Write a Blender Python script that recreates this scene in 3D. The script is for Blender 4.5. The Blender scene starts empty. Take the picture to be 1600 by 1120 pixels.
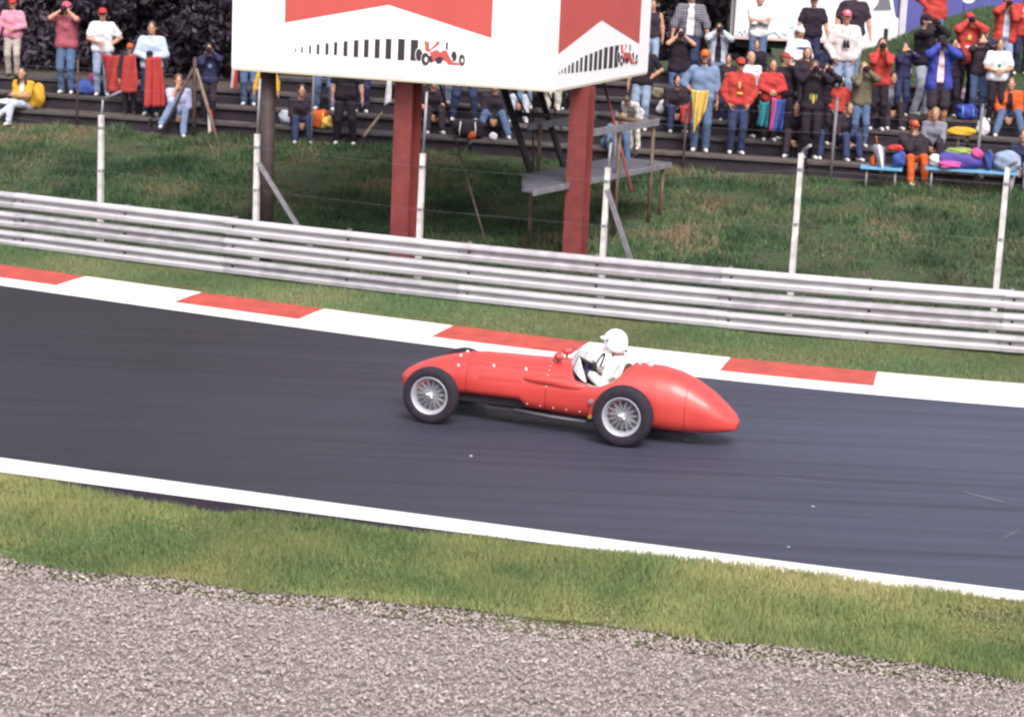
import bpy, bmesh, math, random
import numpy as np
from mathutils import Vector, Matrix

random.seed(7)
RNG = np.random.default_rng(11)
SC = bpy.context.scene
COL = SC.collection
R = math.radians

# ------------------------------------------------------------------ camera, sky, sun, exposure
CAM_H, PITCH, ROLL, FPX = 6.05, R(12.0), R(2.6), 3400.0
cam_data = bpy.data.cameras.new('camera')
cam = bpy.data.objects.new('camera', cam_data); COL.objects.link(cam)
cam_data.sensor_width = 36.0
cam_data.lens = 36.0 * FPX / 1600.0
cam_data.clip_end = 2000.0
_F = Vector((0, math.cos(PITCH), -math.sin(PITCH)))
_R0 = Vector((1, 0, 0)); _U0 = _R0.cross(_F)
_CR = math.cos(ROLL) * _R0 + math.sin(ROLL) * _U0
_CU = -math.sin(ROLL) * _R0 + math.cos(ROLL) * _U0
mw = Matrix.Identity(4)
for i in range(3):
    mw[i][0] = _CR[i]; mw[i][1] = _CU[i]; mw[i][2] = -_F[i]
mw[2][3] = CAM_H
cam.matrix_world = mw
SC.camera = cam

SUN_EL, SUN_AZ = R(52), R(166)          # azimuth clockwise from +Y: behind the camera, a little to the left
world = bpy.data.worlds.new('World'); SC.world = world; world.use_nodes = True
wn = world.node_tree.nodes; wl = world.node_tree.links
bg = wn['Background']
sky = wn.new('ShaderNodeTexSky'); sky.sky_type = 'NISHITA'; sky.sun_disc = False
sky.sun_elevation = SUN_EL; sky.sun_rotation = SUN_AZ
sky.air_density = 1.0; sky.dust_density = 4.0; sky.ozone_density = 1.0
hs = wn.new('ShaderNodeHueSaturation'); hs.inputs['Saturation'].default_value = 0.30
tn = wn.new('ShaderNodeMix'); tn.data_type = 'RGBA'; tn.blend_type = 'MULTIPLY'
tn.inputs[0].default_value = 1.0; tn.inputs[7].default_value = (1.01, 0.985, 1.02, 1)
wl.new(sky.outputs[0], hs.inputs['Color']); wl.new(hs.outputs[0], tn.inputs[6]); wl.new(tn.outputs[2], bg.inputs['Color'])
bg.inputs['Strength'].default_value = 0.13
sd = bpy.data.lights.new('sun', 'SUN'); sd.energy = 1.4; sd.angle = R(28); sd.color = (1.0, 0.95, 0.90)
sun = bpy.data.objects.new('sun', sd); COL.objects.link(sun)
_sdir = Vector((math.sin(SUN_AZ) * math.cos(SUN_EL), math.cos(SUN_AZ) * math.cos(SUN_EL), math.sin(SUN_EL)))
sun.rotation_euler = _sdir.to_track_quat('Z', 'Y').to_euler()
SC.view_settings.view_transform = 'Standard'
try: SC.view_settings.look = 'None'
except Exception: pass
SC.view_settings.gamma = 1.0
SC.view_settings.exposure = 1.15
SC.cycles.filter_width = 2.5

# ------------------------------------------------------------------ pixel helpers (survey of the photograph, 1600 x 1120)
def ray(px, py):
    return _F + _CR * ((px - 800) / FPX) - _CU * ((py - 560) / FPX)
def at(px, py, z=0.0):
    d = ray(px, py); t = (z - CAM_H) / d.z
    return Vector((0, 0, CAM_H)) + d * t
def at_depth(px, py, dist):
    return Vector((0, 0, CAM_H)) + ray(px, py) * dist
def proj(P):
    q = Vector(P) - Vector((0, 0, CAM_H)); w = q.dot(_F)
    return 800 + FPX * q.dot(_CR) / w, 560 - FPX * q.dot(_CU) / w
def solve_x(fn, px, lo=-40, hi=40):        # x on a curve fn(x)->point, whose image column is px
    for _ in range(50):
        m = .5 * (lo + hi)
        if proj(fn(m))[0] < px: lo = m
        else: hi = m
    return .5 * (lo + hi)
def solve_z(x, y, py, lo=0, hi=12):
    for _ in range(40):
        m = .5 * (lo + hi)
        if proj((x, y, m))[1] > py: lo = m
        else: hi = m
    return .5 * (lo + hi)

# ------------------------------------------------------------------ materials
MATS = {}
def lin(c):
    return tuple(((v / 255) / 12.92 if v / 255 <= .04045 else ((v / 255 + .055) / 1.055) ** 2.4) for v in c)
def mat(name, col, rough=.6, metal=0., spec=.5, var=.0, vscale=8., bump=0., bscale=60., coat=0., col2=None, detail=4., coords='Object'):
    """procedural principled material; var mixes towards col2 (or a darker tone) with noise; bump adds fine relief"""
    if name in MATS: return MATS[name]
    m = bpy.data.materials.new(name); m.use_nodes = True; MATS[name] = m
    n = m.node_tree.nodes; l = m.node_tree.links; b = n['Principled BSDF']
    b.inputs['Base Color'].default_value = (*col, 1); b.inputs['Roughness'].default_value = rough
    b.inputs['Metallic'].default_value = metal; b.inputs['Specular IOR Level'].default_value = spec
    b.inputs['Coat Weight'].default_value = coat; b.inputs['Coat Roughness'].default_value = .06
    m.diffuse_color = (*col, 1)
    if var or bump:
        tc = n.new('ShaderNodeTexCoord')
    if var:
        nz = n.new('ShaderNodeTexNoise'); nz.inputs['Scale'].default_value = vscale; nz.inputs['Detail'].default_value = detail
        l.new(tc.outputs[coords], nz.inputs['Vector'])
        rp = n.new('ShaderNodeValToRGB'); rp.color_ramp.elements[0].position = .35; rp.color_ramp.elements[1].position = .68
        c2 = col2 or tuple(v * (1 - var) for v in col)
        rp.color_ramp.elements[0].color = (*c2, 1); rp.color_ramp.elements[1].color = (*col, 1)
        l.new(nz.outputs['Fac'], rp.inputs[0]); l.new(rp.outputs[0], b.inputs['Base Color'])
    if bump:
        nb = n.new('ShaderNodeTexNoise'); nb.inputs['Scale'].default_value = bscale; nb.inputs['Detail'].default_value = 3
        l.new(tc.outputs[coords], nb.inputs['Vector'])
        bp = n.new('ShaderNodeBump'); bp.inputs['Strength'].default_value = bump; bp.inputs['Distance'].default_value = .02
        l.new(nb.outputs['Fac'], bp.inputs['Height']); l.new(bp.outputs[0], b.inputs['Normal'])
    return m
def cloth(name, col, rough=.9, var=.22):
    return mat('cloth_' + name, col, rough, 0, .2, var=var, vscale=9, bump=.35, bscale=45)
def attr_mat(name, ramp, rough=.8, attr='tint', patch=None, pscale=.6, transl=0.):
    """colour from a per-piece tint attribute through a ramp, mixed with a broad noise patch colour"""
    m = bpy.data.materials.new(name); m.use_nodes = True; MATS[name] = m
    n = m.node_tree.nodes; l = m.node_tree.links; b = n['Principled BSDF']
    b.inputs['Roughness'].default_value = rough; b.inputs['Specular IOR Level'].default_value = .25
    a = n.new('ShaderNodeAttribute'); a.attribute_name = attr
    rp = n.new('ShaderNodeValToRGB')
    els = rp.color_ramp.elements
    els[0].position = ramp[0][0]; els[0].color = (*ramp[0][1], 1); els[1].position = ramp[-1][0]; els[1].color = (*ramp[-1][1], 1)
    for p, c in ramp[1:-1]:
        e = els.new(p); e.color = (*c, 1)
    l.new(a.outputs['Fac'], rp.inputs[0]); out = rp.outputs[0]
    if patch:
        tc = n.new('ShaderNodeTexCoord'); nz = n.new('ShaderNodeTexNoise'); nz.inputs['Scale'].default_value = pscale; nz.inputs['Detail'].default_value = 5
        l.new(tc.outputs['Object'], nz.inputs['Vector'])
        r2 = n.new('ShaderNodeValToRGB'); r2.color_ramp.elements[0].position = .44; r2.color_ramp.elements[1].position = .68
        r2.color_ramp.elements[0].color = (0, 0, 0, 1); r2.color_ramp.elements[1].color = (.75, .75, .75, 1)
        l.new(nz.outputs['Fac'], r2.inputs[0])
        mx = n.new('ShaderNodeMix'); mx.data_type = 'RGBA'; l.new(r2.outputs[0], mx.inputs[0]); l.new(out, mx.inputs[6])
        mx.inputs[7].default_value = (*patch, 1); out = mx.outputs[2]
    l.new(out, b.inputs['Base Color'])
    return m

# ------------------------------------------------------------------ mesh helpers
def link(name, me, m=None, parent=None, loc=None, rot=None):
    o = bpy.data.objects.new(name, me); COL.objects.link(o)
    if m is not None and me is not None:
        for k in (m if isinstance(m, (list, tuple)) else [m]): me.materials.append(k)
    if parent: o.parent = parent
    if loc is not None: o.location = loc
    if rot is not None: o.rotation_euler = rot
    return o
def tag(o, label=None, cat=None, group=None, kind=None):
    if label: o['label'] = label
    if cat: o['category'] = cat
    if group: o['group'] = group
    if kind: o['kind'] = kind
    return o
def empty(name, loc=(0, 0, 0), rz=0.):
    o = bpy.data.objects.new(name, None); COL.objects.link(o); o.location = loc; o.rotation_euler = (0, 0, rz)
    o.empty_display_size = .1
    return o
def np_mesh(name, V, F, smooth=False, midx=None):
    """V (n,3), F (m,k) one face size"""
    me = bpy.data.meshes.new(name); V = np.ascontiguousarray(V, np.float32); F = np.ascontiguousarray(F, np.int32)
    k = F.shape[1]
    me.vertices.add(len(V)); me.vertices.foreach_set('co', V.ravel())
    me.loops.add(F.size); me.loops.foreach_set('vertex_index', F.ravel())
    me.polygons.add(len(F)); me.polygons.foreach_set('loop_start', np.arange(0, F.size, k, dtype=np.int32))
    if midx is not None: me.polygons.foreach_set('material_index', np.ascontiguousarray(midx, np.int32))
    me.polygons.foreach_set('use_smooth', np.full(len(F), smooth, bool))
    me.update(calc_edges=True)
    return me
class MB:
    """collects simple shapes into one bmesh"""
    def __init__(s): s.bm = bmesh.new()
    def box(s, c, d, M=None, bev=0.):
        r = bmesh.ops.create_cube(s.bm, size=1.0); vs = r['verts']
        for v in vs: v.co = Vector((v.co.x * d[0], v.co.y * d[1], v.co.z * d[2]))
        if bev:
            es = list({e for v in vs for e in v.link_edges})
            g = bmesh.ops.bevel(s.bm, geom=es, offset=bev, segments=2, affect='EDGES', profile=.5)
            vs = list({v for f in g['faces'] for v in f.verts} | {v for v in vs if v.is_valid})
        T = (M or Matrix.Identity(4))
        for v in vs: v.co = Vector(c) + (T.to_3x3() @ v.co)
        return s
    def bar(s, a, b, r, r2=None, n=8, sq=False, up=None, flat=1.0, caps=True):
        a, b = Vector(a), Vector(b); d = (b - a); L = d.length
        if L < 1e-6: return s
        z = d / L; u = Vector(up) if up else (Vector((0, 0, 1)) if abs(z.z) < .9 else Vector((1, 0, 0)))
        x = u.cross(z).normalized(); y = z.cross(x)
        if sq: n = 4
        off = math.pi / 4 if sq else 0
        k = math.sqrt(2) if sq else 1
        r2 = r if r2 is None else r2
        rings = []
        for p, rr in ((a, r), (b, r2)):
            rings.append([s.bm.verts.new(p + (x * math.cos(off + 2 * math.pi * i / n) + y * flat * math.sin(off + 2 * math.pi * i / n)) * rr * k) for i in range(n)])
        for i in range(n):
            f = s.bm.faces.new((rings[0][i], rings[0][(i + 1) % n], rings[1][(i + 1) % n], rings[1][i])); f.smooth = not sq
        if caps:
            s.bm.faces.new(rings[0][::-1]); s.bm.faces.new(rings[1])
        return s
    def tube(s, pts, r, n=8):
        pts = [Vector(p) for p in pts]; rings = []
        for i, p in enumerate(pts):
            d = (pts[min(i + 1, len(pts) - 1)] - pts[max(i - 1, 0)]).normalized()
            u = Vector((0, 0, 1)) if abs(d.z) < .9 else Vector((1, 0, 0))
            x = u.cross(d).normalized(); y = d.cross(x)
            rr = r[i] if isinstance(r, (list, tuple)) else r
            rings.append([s.bm.verts.new(p + (x * math.cos(2 * math.pi * k / n) + y * math.sin(2 * math.pi * k / n)) * rr) for k in range(n)])
        for a, b in zip(rings, rings[1:]):
            for k in range(n):
                f = s.bm.faces.new((a[k], a[(k + 1) % n], b[(k + 1) % n], b[k])); f.smooth = True
        s.bm.faces.new(rings[0][::-1]); s.bm.faces.new(rings[-1])
        return s
    def lathe(s, prof, n=32, c=(0, 0, 0), axis='Y'):
        """prof: list of (along, radius) turned round the axis"""
        rings = []
        for a, r in prof:
            ring = []
            for k in range(n):
                t = 2 * math.pi * k / n
                p = {'Y': (r * math.cos(t), a, r * math.sin(t)), 'Z': (r * math.cos(t), r * math.sin(t), a), 'X': (a, r * math.cos(t), r * math.sin(t))}[axis]
                ring.append(s.bm.verts.new(Vector(c) + Vector(p)))
            rings.append(ring)
        for a, b in zip(rings, rings[1:]):
            for k in range(n):
                f = s.bm.faces.new((a[k], a[(k + 1) % n], b[(k + 1) % n], b[k])); f.smooth = True
        return s
    def prism(s, poly, h, O, U, V, W):
        """polygon in (U,V) at origin O pushed out by h along W"""
        O, U, V, W = Vector(O), Vector(U), Vector(V), Vector(W)
        lo = [s.bm.verts.new(O + U * a + V * b) for a, b in poly]; hi = [s.bm.verts.new(O + U * a + V * b + W * h) for a, b in poly]
        s.bm.faces.new(lo[::-1]); s.bm.faces.new(hi)
        for i in range(len(poly)):
            j = (i + 1) % len(poly); s.bm.faces.new((lo[i], lo[j], hi[j], hi[i]))
        return s
    def build(s, name, m, parent=None, loc=None, rot=None):
        bmesh.ops.recalc_face_normals(s.bm, faces=s.bm.faces[:])
        me = bpy.data.meshes.new(name); s.bm.to_mesh(me); s.bm.free()
        return link(name, me, m, parent, loc, rot)

# ------------------------------------------------------------------ smooth implicit surfaces (people, bags)
def snet(vol, org, h):
    s = vol < 0
    c = np.zeros(tuple(np.array(vol.shape) - 1), np.int8)
    S = [(i, j, k) for i in (0, 1) for j in (0, 1) for k in (0, 1)]
    nx, ny, nz = c.shape
    for i, j, k in S: c += s[i:i + nx, j:j + ny, k:k + nz]
    act = (c > 0) & (c < 8)
    ii, jj, kk = np.nonzero(act); n = len(ii)
    if n == 0: return np.zeros((0, 3)), np.zeros((0, 4), int)
    idx = -np.ones(c.shape, np.int64); idx[ii, jj, kk] = np.arange(n)
    P = np.zeros((n, 3)); cnt = np.zeros(n)
    for ax in range(3):
        o = [a for a in range(3) if a != ax]
        for u in (0, 1):
            for v in (0, 1):
                q = [0, 0, 0]; q[o[0]] = u; q[o[1]] = v; q2 = list(q); q2[ax] = 1
                a = vol[ii + q[0], jj + q[1], kk + q[2]]; b = vol[ii + q2[0], jj + q2[1], kk + q2[2]]
                m = (a < 0) != (b < 0)
                t = np.where(m, a / np.where(m, a - b, 1), 0)
                e = np.zeros((n, 3)); e[:, o[0]] = u; e[:, o[1]] = v; e[:, ax] = t
                P[m] += e[m]; cnt[m] += 1
    P = P / cnt[:, None] + np.stack([ii, jj, kk], 1)
    Q = []
    for ax in range(3):
        o1, o2 = [(1, 2), (2, 0), (0, 1)][ax]
        sl0 = [slice(None)] * 3; sl1 = [slice(None)] * 3
        sl0[ax] = slice(0, -1); sl1[ax] = slice(1, None)
        a = s[tuple(sl0)]; b = s[tuple(sl1)]
        e = np.nonzero(a != b); e = np.stack(e, 1)
        ok = (e[:, o1] >= 1) & (e[:, o2] >= 1) & (e[:, o1] < vol.shape[o1] - 1) & (e[:, o2] < vol.shape[o2] - 1)
        e = e[ok]
        def cell(d1, d2):
            f = e.copy(); f[:, o1] += d1; f[:, o2] += d2
            return idx[f[:, 0], f[:, 1], f[:, 2]]
        q = np.stack([cell(-1, -1), cell(0, -1), cell(0, 0), cell(-1, 0)], 1)
        ins = a[e[:, 0], e[:, 1], e[:, 2]]
        q[~ins] = q[~ins][:, ::-1]
        Q.append(q)
    return P * h + org, np.concatenate(Q)
def capd(P, a, b, r0, r1):
    a = np.asarray(a, float); b = np.asarray(b, float); d = b - a
    t = np.clip(((P - a) @ d) / max(d @ d, 1e-9), 0, 1)
    return np.linalg.norm(P - a - t[..., None] * d, axis=-1) - (r0 + (r1 - r0) * t)
def elld(P, c, r):
    r = np.asarray(r, float); q = (P - np.asarray(c, float)) / r
    k = np.linalg.norm(q, axis=-1)
    return (k - 1) * r.min()
def smin(a, b, k):
    h = np.clip(.5 + .5 * (b - a) / k, 0, 1)
    return b + (a - b) * h - k * h * (1 - h)
def grid(lo, hi, h):
    lo = np.asarray(lo, float) - 2 * h; hi = np.asarray(hi, float) + 2 * h
    n = np.maximum(((hi - lo) / h).astype(int) + 1, 3)
    g = np.stack(np.meshgrid(*[lo[i] + h * np.arange(n[i]) for i in range(3)], indexing='ij'), -1)
    return g, lo
def sdf_mesh(fn, lo, hi, h):
    g, org = grid(lo, hi, h); v = fn(g)
    return snet(v, org, h)
def caps_field(P, prims, k, pad=.12):
    """smooth union of tapered capsules, each evaluated near itself only"""
    d = np.full(P.shape[:3], 1.0)
    ax = [P[:, 0, 0, 0], P[0, :, 0, 1], P[0, 0, :, 2]]
    for a, b, r0, r1 in prims:
        a = np.asarray(a, float); b = np.asarray(b, float); m = max(r0, r1) + pad
        sl = []
        for i in range(3):
            l = np.searchsorted(ax[i], min(a[i], b[i]) - m); h_ = np.searchsorted(ax[i], max(a[i], b[i]) + m)
            sl.append(slice(l, max(h_, l + 1)))
        sl = tuple(sl)
        if P[sl].size == 0: continue
        d[sl] = smin(d[sl], capd(P[sl], a, b, r0, r1), k)
    return d

# ================================================================== GROUND, TRACK, VERGES
class Curve:
    """y(x) fitted through surveyed ground points, straight beyond them"""
    def __init__(s, pts, deg=2, off=0.0):
        pts = np.array(pts, float); s.c = np.polyfit(pts[:, 0], pts[:, 1], deg); s.d = np.polyder(s.c)
        s.a, s.b = pts[:, 0].min() - .8, pts[:, 0].max() + .8; s.off = off
    def raw(s, x):
        xc = np.clip(x, s.a, s.b); return np.polyval(s.c, xc) + np.polyval(s.d, xc) * (x - xc)
    def slope(s, x): return np.polyval(s.d, np.clip(x, s.a, s.b))
    def pt(s, x, off=0.0, z=0.0):
        """point at offset (positive = away from the camera) along the normal"""
        x = np.asarray(x, float); m = s.slope(x); k = np.sqrt(1 + m * m); o = off + s.off
        return np.stack([x - m / k * o, s.raw(x) + o / k, np.zeros_like(x) + z], -1)
    def y_at(s, x, off=0.0):
        X = np.linspace(-45, 45, 1801); P = s.pt(X, off); return np.interp(x, P[:, 0], P[:, 1])
gravel_c = Curve([(-4.54, 18.79), (-2.84, 18.37), (-1.02, 18.05), (1.19, 17.6), (2.78, 17.24), (4.29, 16.87)])
line_n = Curve([(-5.22, 21.66), (-1.18, 20.49), (1.29, 19.74), (4.73, 18.86)])
line_f = Curve([(-5.36, 22.22), (-1.21, 20.94), (1.31, 20.14), (4.8, 19.19)])
kerb_f = Curve([(-8.05, 33.44), (-6.58, 32.84), (-4.62, 31.91), (-2.77, 30.99), (-0.97, 30.26), (2.83, 28.95), (4.79, 28.4), (6.76, 28.03)], 3)
rail_c = Curve([(-8.55, 35.52), (-5.68, 34.2), (-3.02, 33.15), (-0.03, 32.06), (2.77, 31.09), (5.04, 30.67), (7.24, 30.22)], 3)
KW = 1.15
XS = np.linspace(-34, 34, 273)
def sheet(name, A, B, m, rows=1, zf=None, kind='structure', parent=None):
    """quad sheet between two point rows"""
    A = np.asarray(A); B = np.asarray(B); n = len(A)
    V = np.concatenate([A + (B - A) * (j / rows) for j in range(rows + 1)])
    if zf is not None: V[:, 2] += zf(V)
    i = np.arange(n - 1); F = np.concatenate([np.stack([i + j * n, i + 1 + j * n, i + 1 + (j + 1) * n, i + (j + 1) * n], 1) for j in range(rows)])
    o = link(name, np_mesh(name, V, F, True), m, parent)
    if kind: tag(o, kind=kind)
    return o
_nk = RNG.normal(size=(14, 2)); _np = RNG.uniform(0, 6.28, 14)
def bumps(x, y, f=1.0):
    s = 0
    for (a, b), p in zip(_nk, _np): s = s + np.sin(f * (a * x + b * y) + p) / 14 ** .5
    return s

# ---- base ground
soil = mat('soil', (.085, .065, .05), .95, var=.4, vscale=3, bump=.5, bscale=30)
turf = mat('turf', (.085, .11, .04), .95, spec=.1, var=.5, vscale=5, bump=.6, bscale=25, col2=(.075, .06, .035))
bank_turf = mat('bank_turf', (.040, .075, .030), .95, spec=.1, var=.5, vscale=2.5, bump=.6, bscale=20, col2=(.055, .050, .036))
me = np_mesh('ground', np.array([[-600, -300, -.06], [600, -300, -.06], [600, 900, -.06], [-600, 900, -.06]], float), np.array([[0, 1, 2, 3]]))
tag(link('ground', me, turf), 'flat grassland stretching to the horizon', None, kind='structure')

# ---- gravel trap
gravel_base = mat('gravel_base', (.27, .23, .212), .95, var=.3, vscale=60, bump=.8, bscale=120)
gA = gravel_c.pt(XS, -9.0, -.034); gA[:, 1] = np.minimum(gA[:, 1], 10.0)
sheet('gravel_bed', gA, gravel_c.pt(XS, .25, -.034), gravel_base, 20)
# ---- near verge: turf strip between gravel and track edge
def verge_z(V): return .015 + .02 * bumps(V[:, 0], V[:, 1], 1.5)
def verge_gap(x): return np.interp(x, [-8, -5.2, -3.6, -2.2, -1.2, .2, 1.3, 9], [.14, .17, .36, .36, .27, .13, .06, .03])
sheet('near_verge', gravel_c.pt(XS, -.30, -.052), np.stack([line_n.pt(v, -float(verge_gap(v)) - .04, -.012) for v in XS]), turf, 10, lambda V: .022 + .01 * bumps(V[:, 0], V[:, 1], 1.5))
# ---- asphalt
def asphalt():
    m = bpy.data.materials.new('asphalt'); m.use_nodes = True; n = m.node_tree.nodes; l = m.node_tree.links; b = n['Principled BSDF']
    tc = n.new('ShaderNodeTexCoord')
    mp = n.new('ShaderNodeMapping'); mp.inputs['Rotation'].default_value = (0, 0, R(17)); mp.inputs['Scale'].default_value = (.16, 4.2, 1)
    l.new(tc.outputs['Object'], mp.inputs['Vector'])
    st = n.new('ShaderNodeTexNoise'); st.inputs['Scale'].default_value = 1.0; st.inputs['Detail'].default_value = 6; l.new(mp.outputs[0], st.inputs['Vector'])
    mp2 = n.new('ShaderNodeMapping'); mp2.inputs['Rotation'].default_value = (0, 0, R(17)); mp2.inputs['Scale'].default_value = (.05, .16, 1)
    l.new(tc.outputs['Object'], mp2.inputs['Vector'])
    broad_nz = n.new('ShaderNodeTexNoise'); broad_nz.inputs['Scale'].default_value = 1.0; broad_nz.inputs['Detail'].default_value = 3; l.new(mp2.outputs[0], broad_nz.inputs['Vector'])
    gr = n.new('ShaderNodeTexNoise'); gr.inputs['Scale'].default_value = 55; gr.inputs['Detail'].default_value = 4; l.new(tc.outputs['Object'], gr.inputs['Vector'])
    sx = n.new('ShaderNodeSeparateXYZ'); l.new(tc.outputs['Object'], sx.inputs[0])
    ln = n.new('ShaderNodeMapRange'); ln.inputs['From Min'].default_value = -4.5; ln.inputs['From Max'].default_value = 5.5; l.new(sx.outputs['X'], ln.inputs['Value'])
    ad = n.new('ShaderNodeMath'); ad.operation = 'MULTIPLY_ADD'; l.new(broad_nz.outputs['Fac'], ad.inputs[0]); ad.inputs[1].default_value = .5
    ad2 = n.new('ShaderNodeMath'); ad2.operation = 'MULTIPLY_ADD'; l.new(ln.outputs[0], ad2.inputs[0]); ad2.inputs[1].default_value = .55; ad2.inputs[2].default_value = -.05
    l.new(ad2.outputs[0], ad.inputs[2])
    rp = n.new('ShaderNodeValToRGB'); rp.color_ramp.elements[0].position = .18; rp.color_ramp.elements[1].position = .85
    rp.color_ramp.elements[0].color = (.0170, .0146, .0195, 1); rp.color_ramp.elements[1].color = (.050, .057, .092, 1)   # darker towards the left / paler and bluer towards the right
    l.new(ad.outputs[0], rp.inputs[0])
    r2 = n.new('ShaderNodeMapRange'); r2.inputs['From Min'].default_value = .3; r2.inputs['From Max'].default_value = .7; r2.inputs['To Min'].default_value = .80; r2.inputs['To Max'].default_value = 1.14; l.new(st.outputs['Fac'], r2.inputs['Value'])
    r3 = n.new('ShaderNodeMapRange'); r3.inputs['From Min'].default_value = .25; r3.inputs['From Max'].default_value = .75; r3.inputs['To Min'].default_value = .55; r3.inputs['To Max'].default_value = 1.45; l.new(gr.outputs['Fac'], r3.inputs['Value'])
    mu = n.new('ShaderNodeMath'); mu.operation = 'MULTIPLY'; l.new(r2.outputs[0], mu.inputs[0]); l.new(r3.outputs[0], mu.inputs[1])
    mp3 = n.new('ShaderNodeMapping'); mp3.inputs['Rotation'].default_value = (0, 0, R(17.5)); mp3.inputs['Scale'].default_value = (.045, 5.5, 1); l.new(tc.outputs['Object'], mp3.inputs['Vector'])
    rb = n.new('ShaderNodeTexNoise'); rb.inputs['Scale'].default_value = 1.0; rb.inputs['Detail'].default_value = 2; l.new(mp3.outputs[0], rb.inputs['Vector'])
    r4 = n.new('ShaderNodeMapRange'); r4.inputs['From Min'].default_value = .52; r4.inputs['From Max'].default_value = .68; r4.inputs['To Min'].default_value = 1.0; r4.inputs['To Max'].default_value = .72; l.new(rb.outputs['Fac'], r4.inputs['Value'])
    mu2 = n.new('ShaderNodeMath'); mu2.operation = 'MULTIPLY'; l.new(mu.outputs[0], mu2.inputs[0]); l.new(r4.outputs[0], mu2.inputs[1]); mu = mu2
    vm = n.new('ShaderNodeVectorMath'); vm.operation = 'SCALE'; l.new(rp.outputs[0], vm.inputs[0]); l.new(mu.outputs[0], vm.inputs['Scale'])
    l.new(vm.outputs[0], b.inputs['Base Color'])
    b.inputs['Roughness'].default_value = .62; b.inputs['Specular IOR Level'].default_value = .35
    bp = n.new('ShaderNodeBump'); bp.inputs['Strength'].default_value = .5; bp.inputs['Distance'].default_value = .008; l.new(gr.outputs['Fac'], bp.inputs['Height']); l.new(bp.outputs[0], b.inputs['Normal'])
    return m
white_paint = mat('white_track_paint', (.80, .78, .77), .65, var=.14, vscale=4, bump=.15, bscale=80)
red_paint = mat('red_track_paint', (.43, .060, .040), .65, var=.22, vscale=4, col2=(.30, .045, .035), bump=.15, bscale=80)
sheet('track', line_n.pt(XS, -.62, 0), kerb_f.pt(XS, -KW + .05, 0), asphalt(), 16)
sheet('tar_shoulder', line_n.pt(XS, -.60, .003), line_n.pt(XS, .01, .003), mat('tar_strip', (.022, .016, .025), .9, spec=.2, var=.3, vscale=12, bump=.4, bscale=60))
sheet('edge_line', line_n.pt(XS, 0, .007), line_f.pt(XS, 0, .007), white_paint, 2)

scuff = mat('pale_scuff', (.095, .10, .125), .8, var=.35, vscale=7)
for (pa, pb, w) in (((1488, 764), (1598, 792), .045), ((1558, 846), (1598, 824), .05), ((1180, 742), (1330, 758), .025)):
    a, b = at(*pa, .004), at(*pb, .004); t_ = np.linspace(0, 1, 13)[:, None]; A_ = np.array(a) * (1 - t_) + np.array(b) * t_; o_ = w * np.sin(np.pi * t_) * np.array([[.25, .97, 0]])
    sheet('scuff_mark', A_ - o_, A_ + o_, scuff, 1)
# ---- kerb: continuous white lip plus alternating blocks
kerb = empty('kerb'); tag(kerb, 'red and white striped kerb along the far edge of the track', None, kind='structure')
sheet('white_lip', kerb_f.pt(XS, -KW, .006), kerb_f.pt(XS, -KW * .66, .030), white_paint, 1, kind=None, parent=kerb)
sheet('lip_face', kerb_f.pt(XS, -KW, -.02), kerb_f.pt(XS, -KW - .001, .006), white_paint, 1, kind=None, parent=kerb)
k = -6
x0 = -6.56 - 1.905 * 9
for i in range(21):
    xa, xb = x0 + 1.905 * i + .004, x0 + 1.905 * (i + 1) - .004
    xs = np.linspace(xa, xb, 9)
    mb = MB(); rows = []
    for off, z in ((-KW * .66 + .003, .012), (-KW * .66 + .003, .034), (-.30, .060), (-.02, .066), (0, .055), (0, -.02)):
        rows.append([mb.bm.verts.new(p) for p in kerb_f.pt(xs, off, z)])
    for a, b in zip(rows, rows[1:]):
        for j in range(8): mb.bm.faces.new((a[j], a[j + 1], b[j + 1], b[j]))
    for j in (0, 8): mb.bm.faces.new([r[j] for r in rows])
    mb.build('kerb_block', red_paint if i % 2 == 0 else white_paint, kerb)

# ---- far verge
sheet('far_verge', kerb_f.pt(XS, -.02, 0), rail_c.pt(XS, .9, 0), turf, 8, lambda V: .02 + .012 * bumps(V[:, 0], V[:, 1], 1.4))

# ---- bank, terrace slope and hill behind as one terrain sheet
def front_y(x): return 42.0 - .185 * x
def ss(t): t = np.clip(t, 0, 1); return t * t * (3 - 2 * t)
def terrain(x, y):
    ys = rail_c.y_at(x, .9); F = front_y(x)
    t = np.clip((y - ys) / np.maximum(F - ys, .5), 0, 1)
    zb = .02 + 1.08 * t ** .85
    right = ss((x + 6.0) / 1.2)
    o = y - F
    zr = 1.02 + .3125 * np.clip(o, 0, 4.9); zl = 1.02 + .3125 * np.clip(o, 0, 2.5)
    zt = zl + (zr - zl) * right
    crest = np.interp(x, [-6, 0, 6.5, 8.0, 9.1, 10.4, 11.8, 15, 25], [1.9, 2.3, 2.6, 2.96, 3.48, 3.9, 4.11, 4.4, 4.6])
    u = ss((y - (F + 4.9)) / 4.2)
    zh = zt + (crest - zt) * u * (o > 4.9)
    down = ss((y - 50.5) / 2.5)
    zh = zh + (1.75 - zh) * down * right
    z = np.where(o > 0, zh, zb)
    return z + .03 * bumps(x, y, 1.3) * np.where(o > 5, 1.6, np.where(o > 0, .2, np.clip(t * 4, 0, 1)))
gx = np.concatenate([np.linspace(-34, -12, 30), np.linspace(-11.7, 13, 120), np.linspace(13.5, 34, 30)])
gv = np.concatenate([np.linspace(0, 1, 26), np.linspace(1.02, 1.9, 50)])
V = []
for v in gv:
    ys = rail_c.y_at(gx, .85); F = front_y(gx)
    y = np.where(v <= 1, ys + (F - ys) * min(v, 1), F + (v - 1) / .9 * 30)
    V.append(np.stack([gx, y, terrain(gx, y) - (.03 if v == 0 else 0)], 1))
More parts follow.
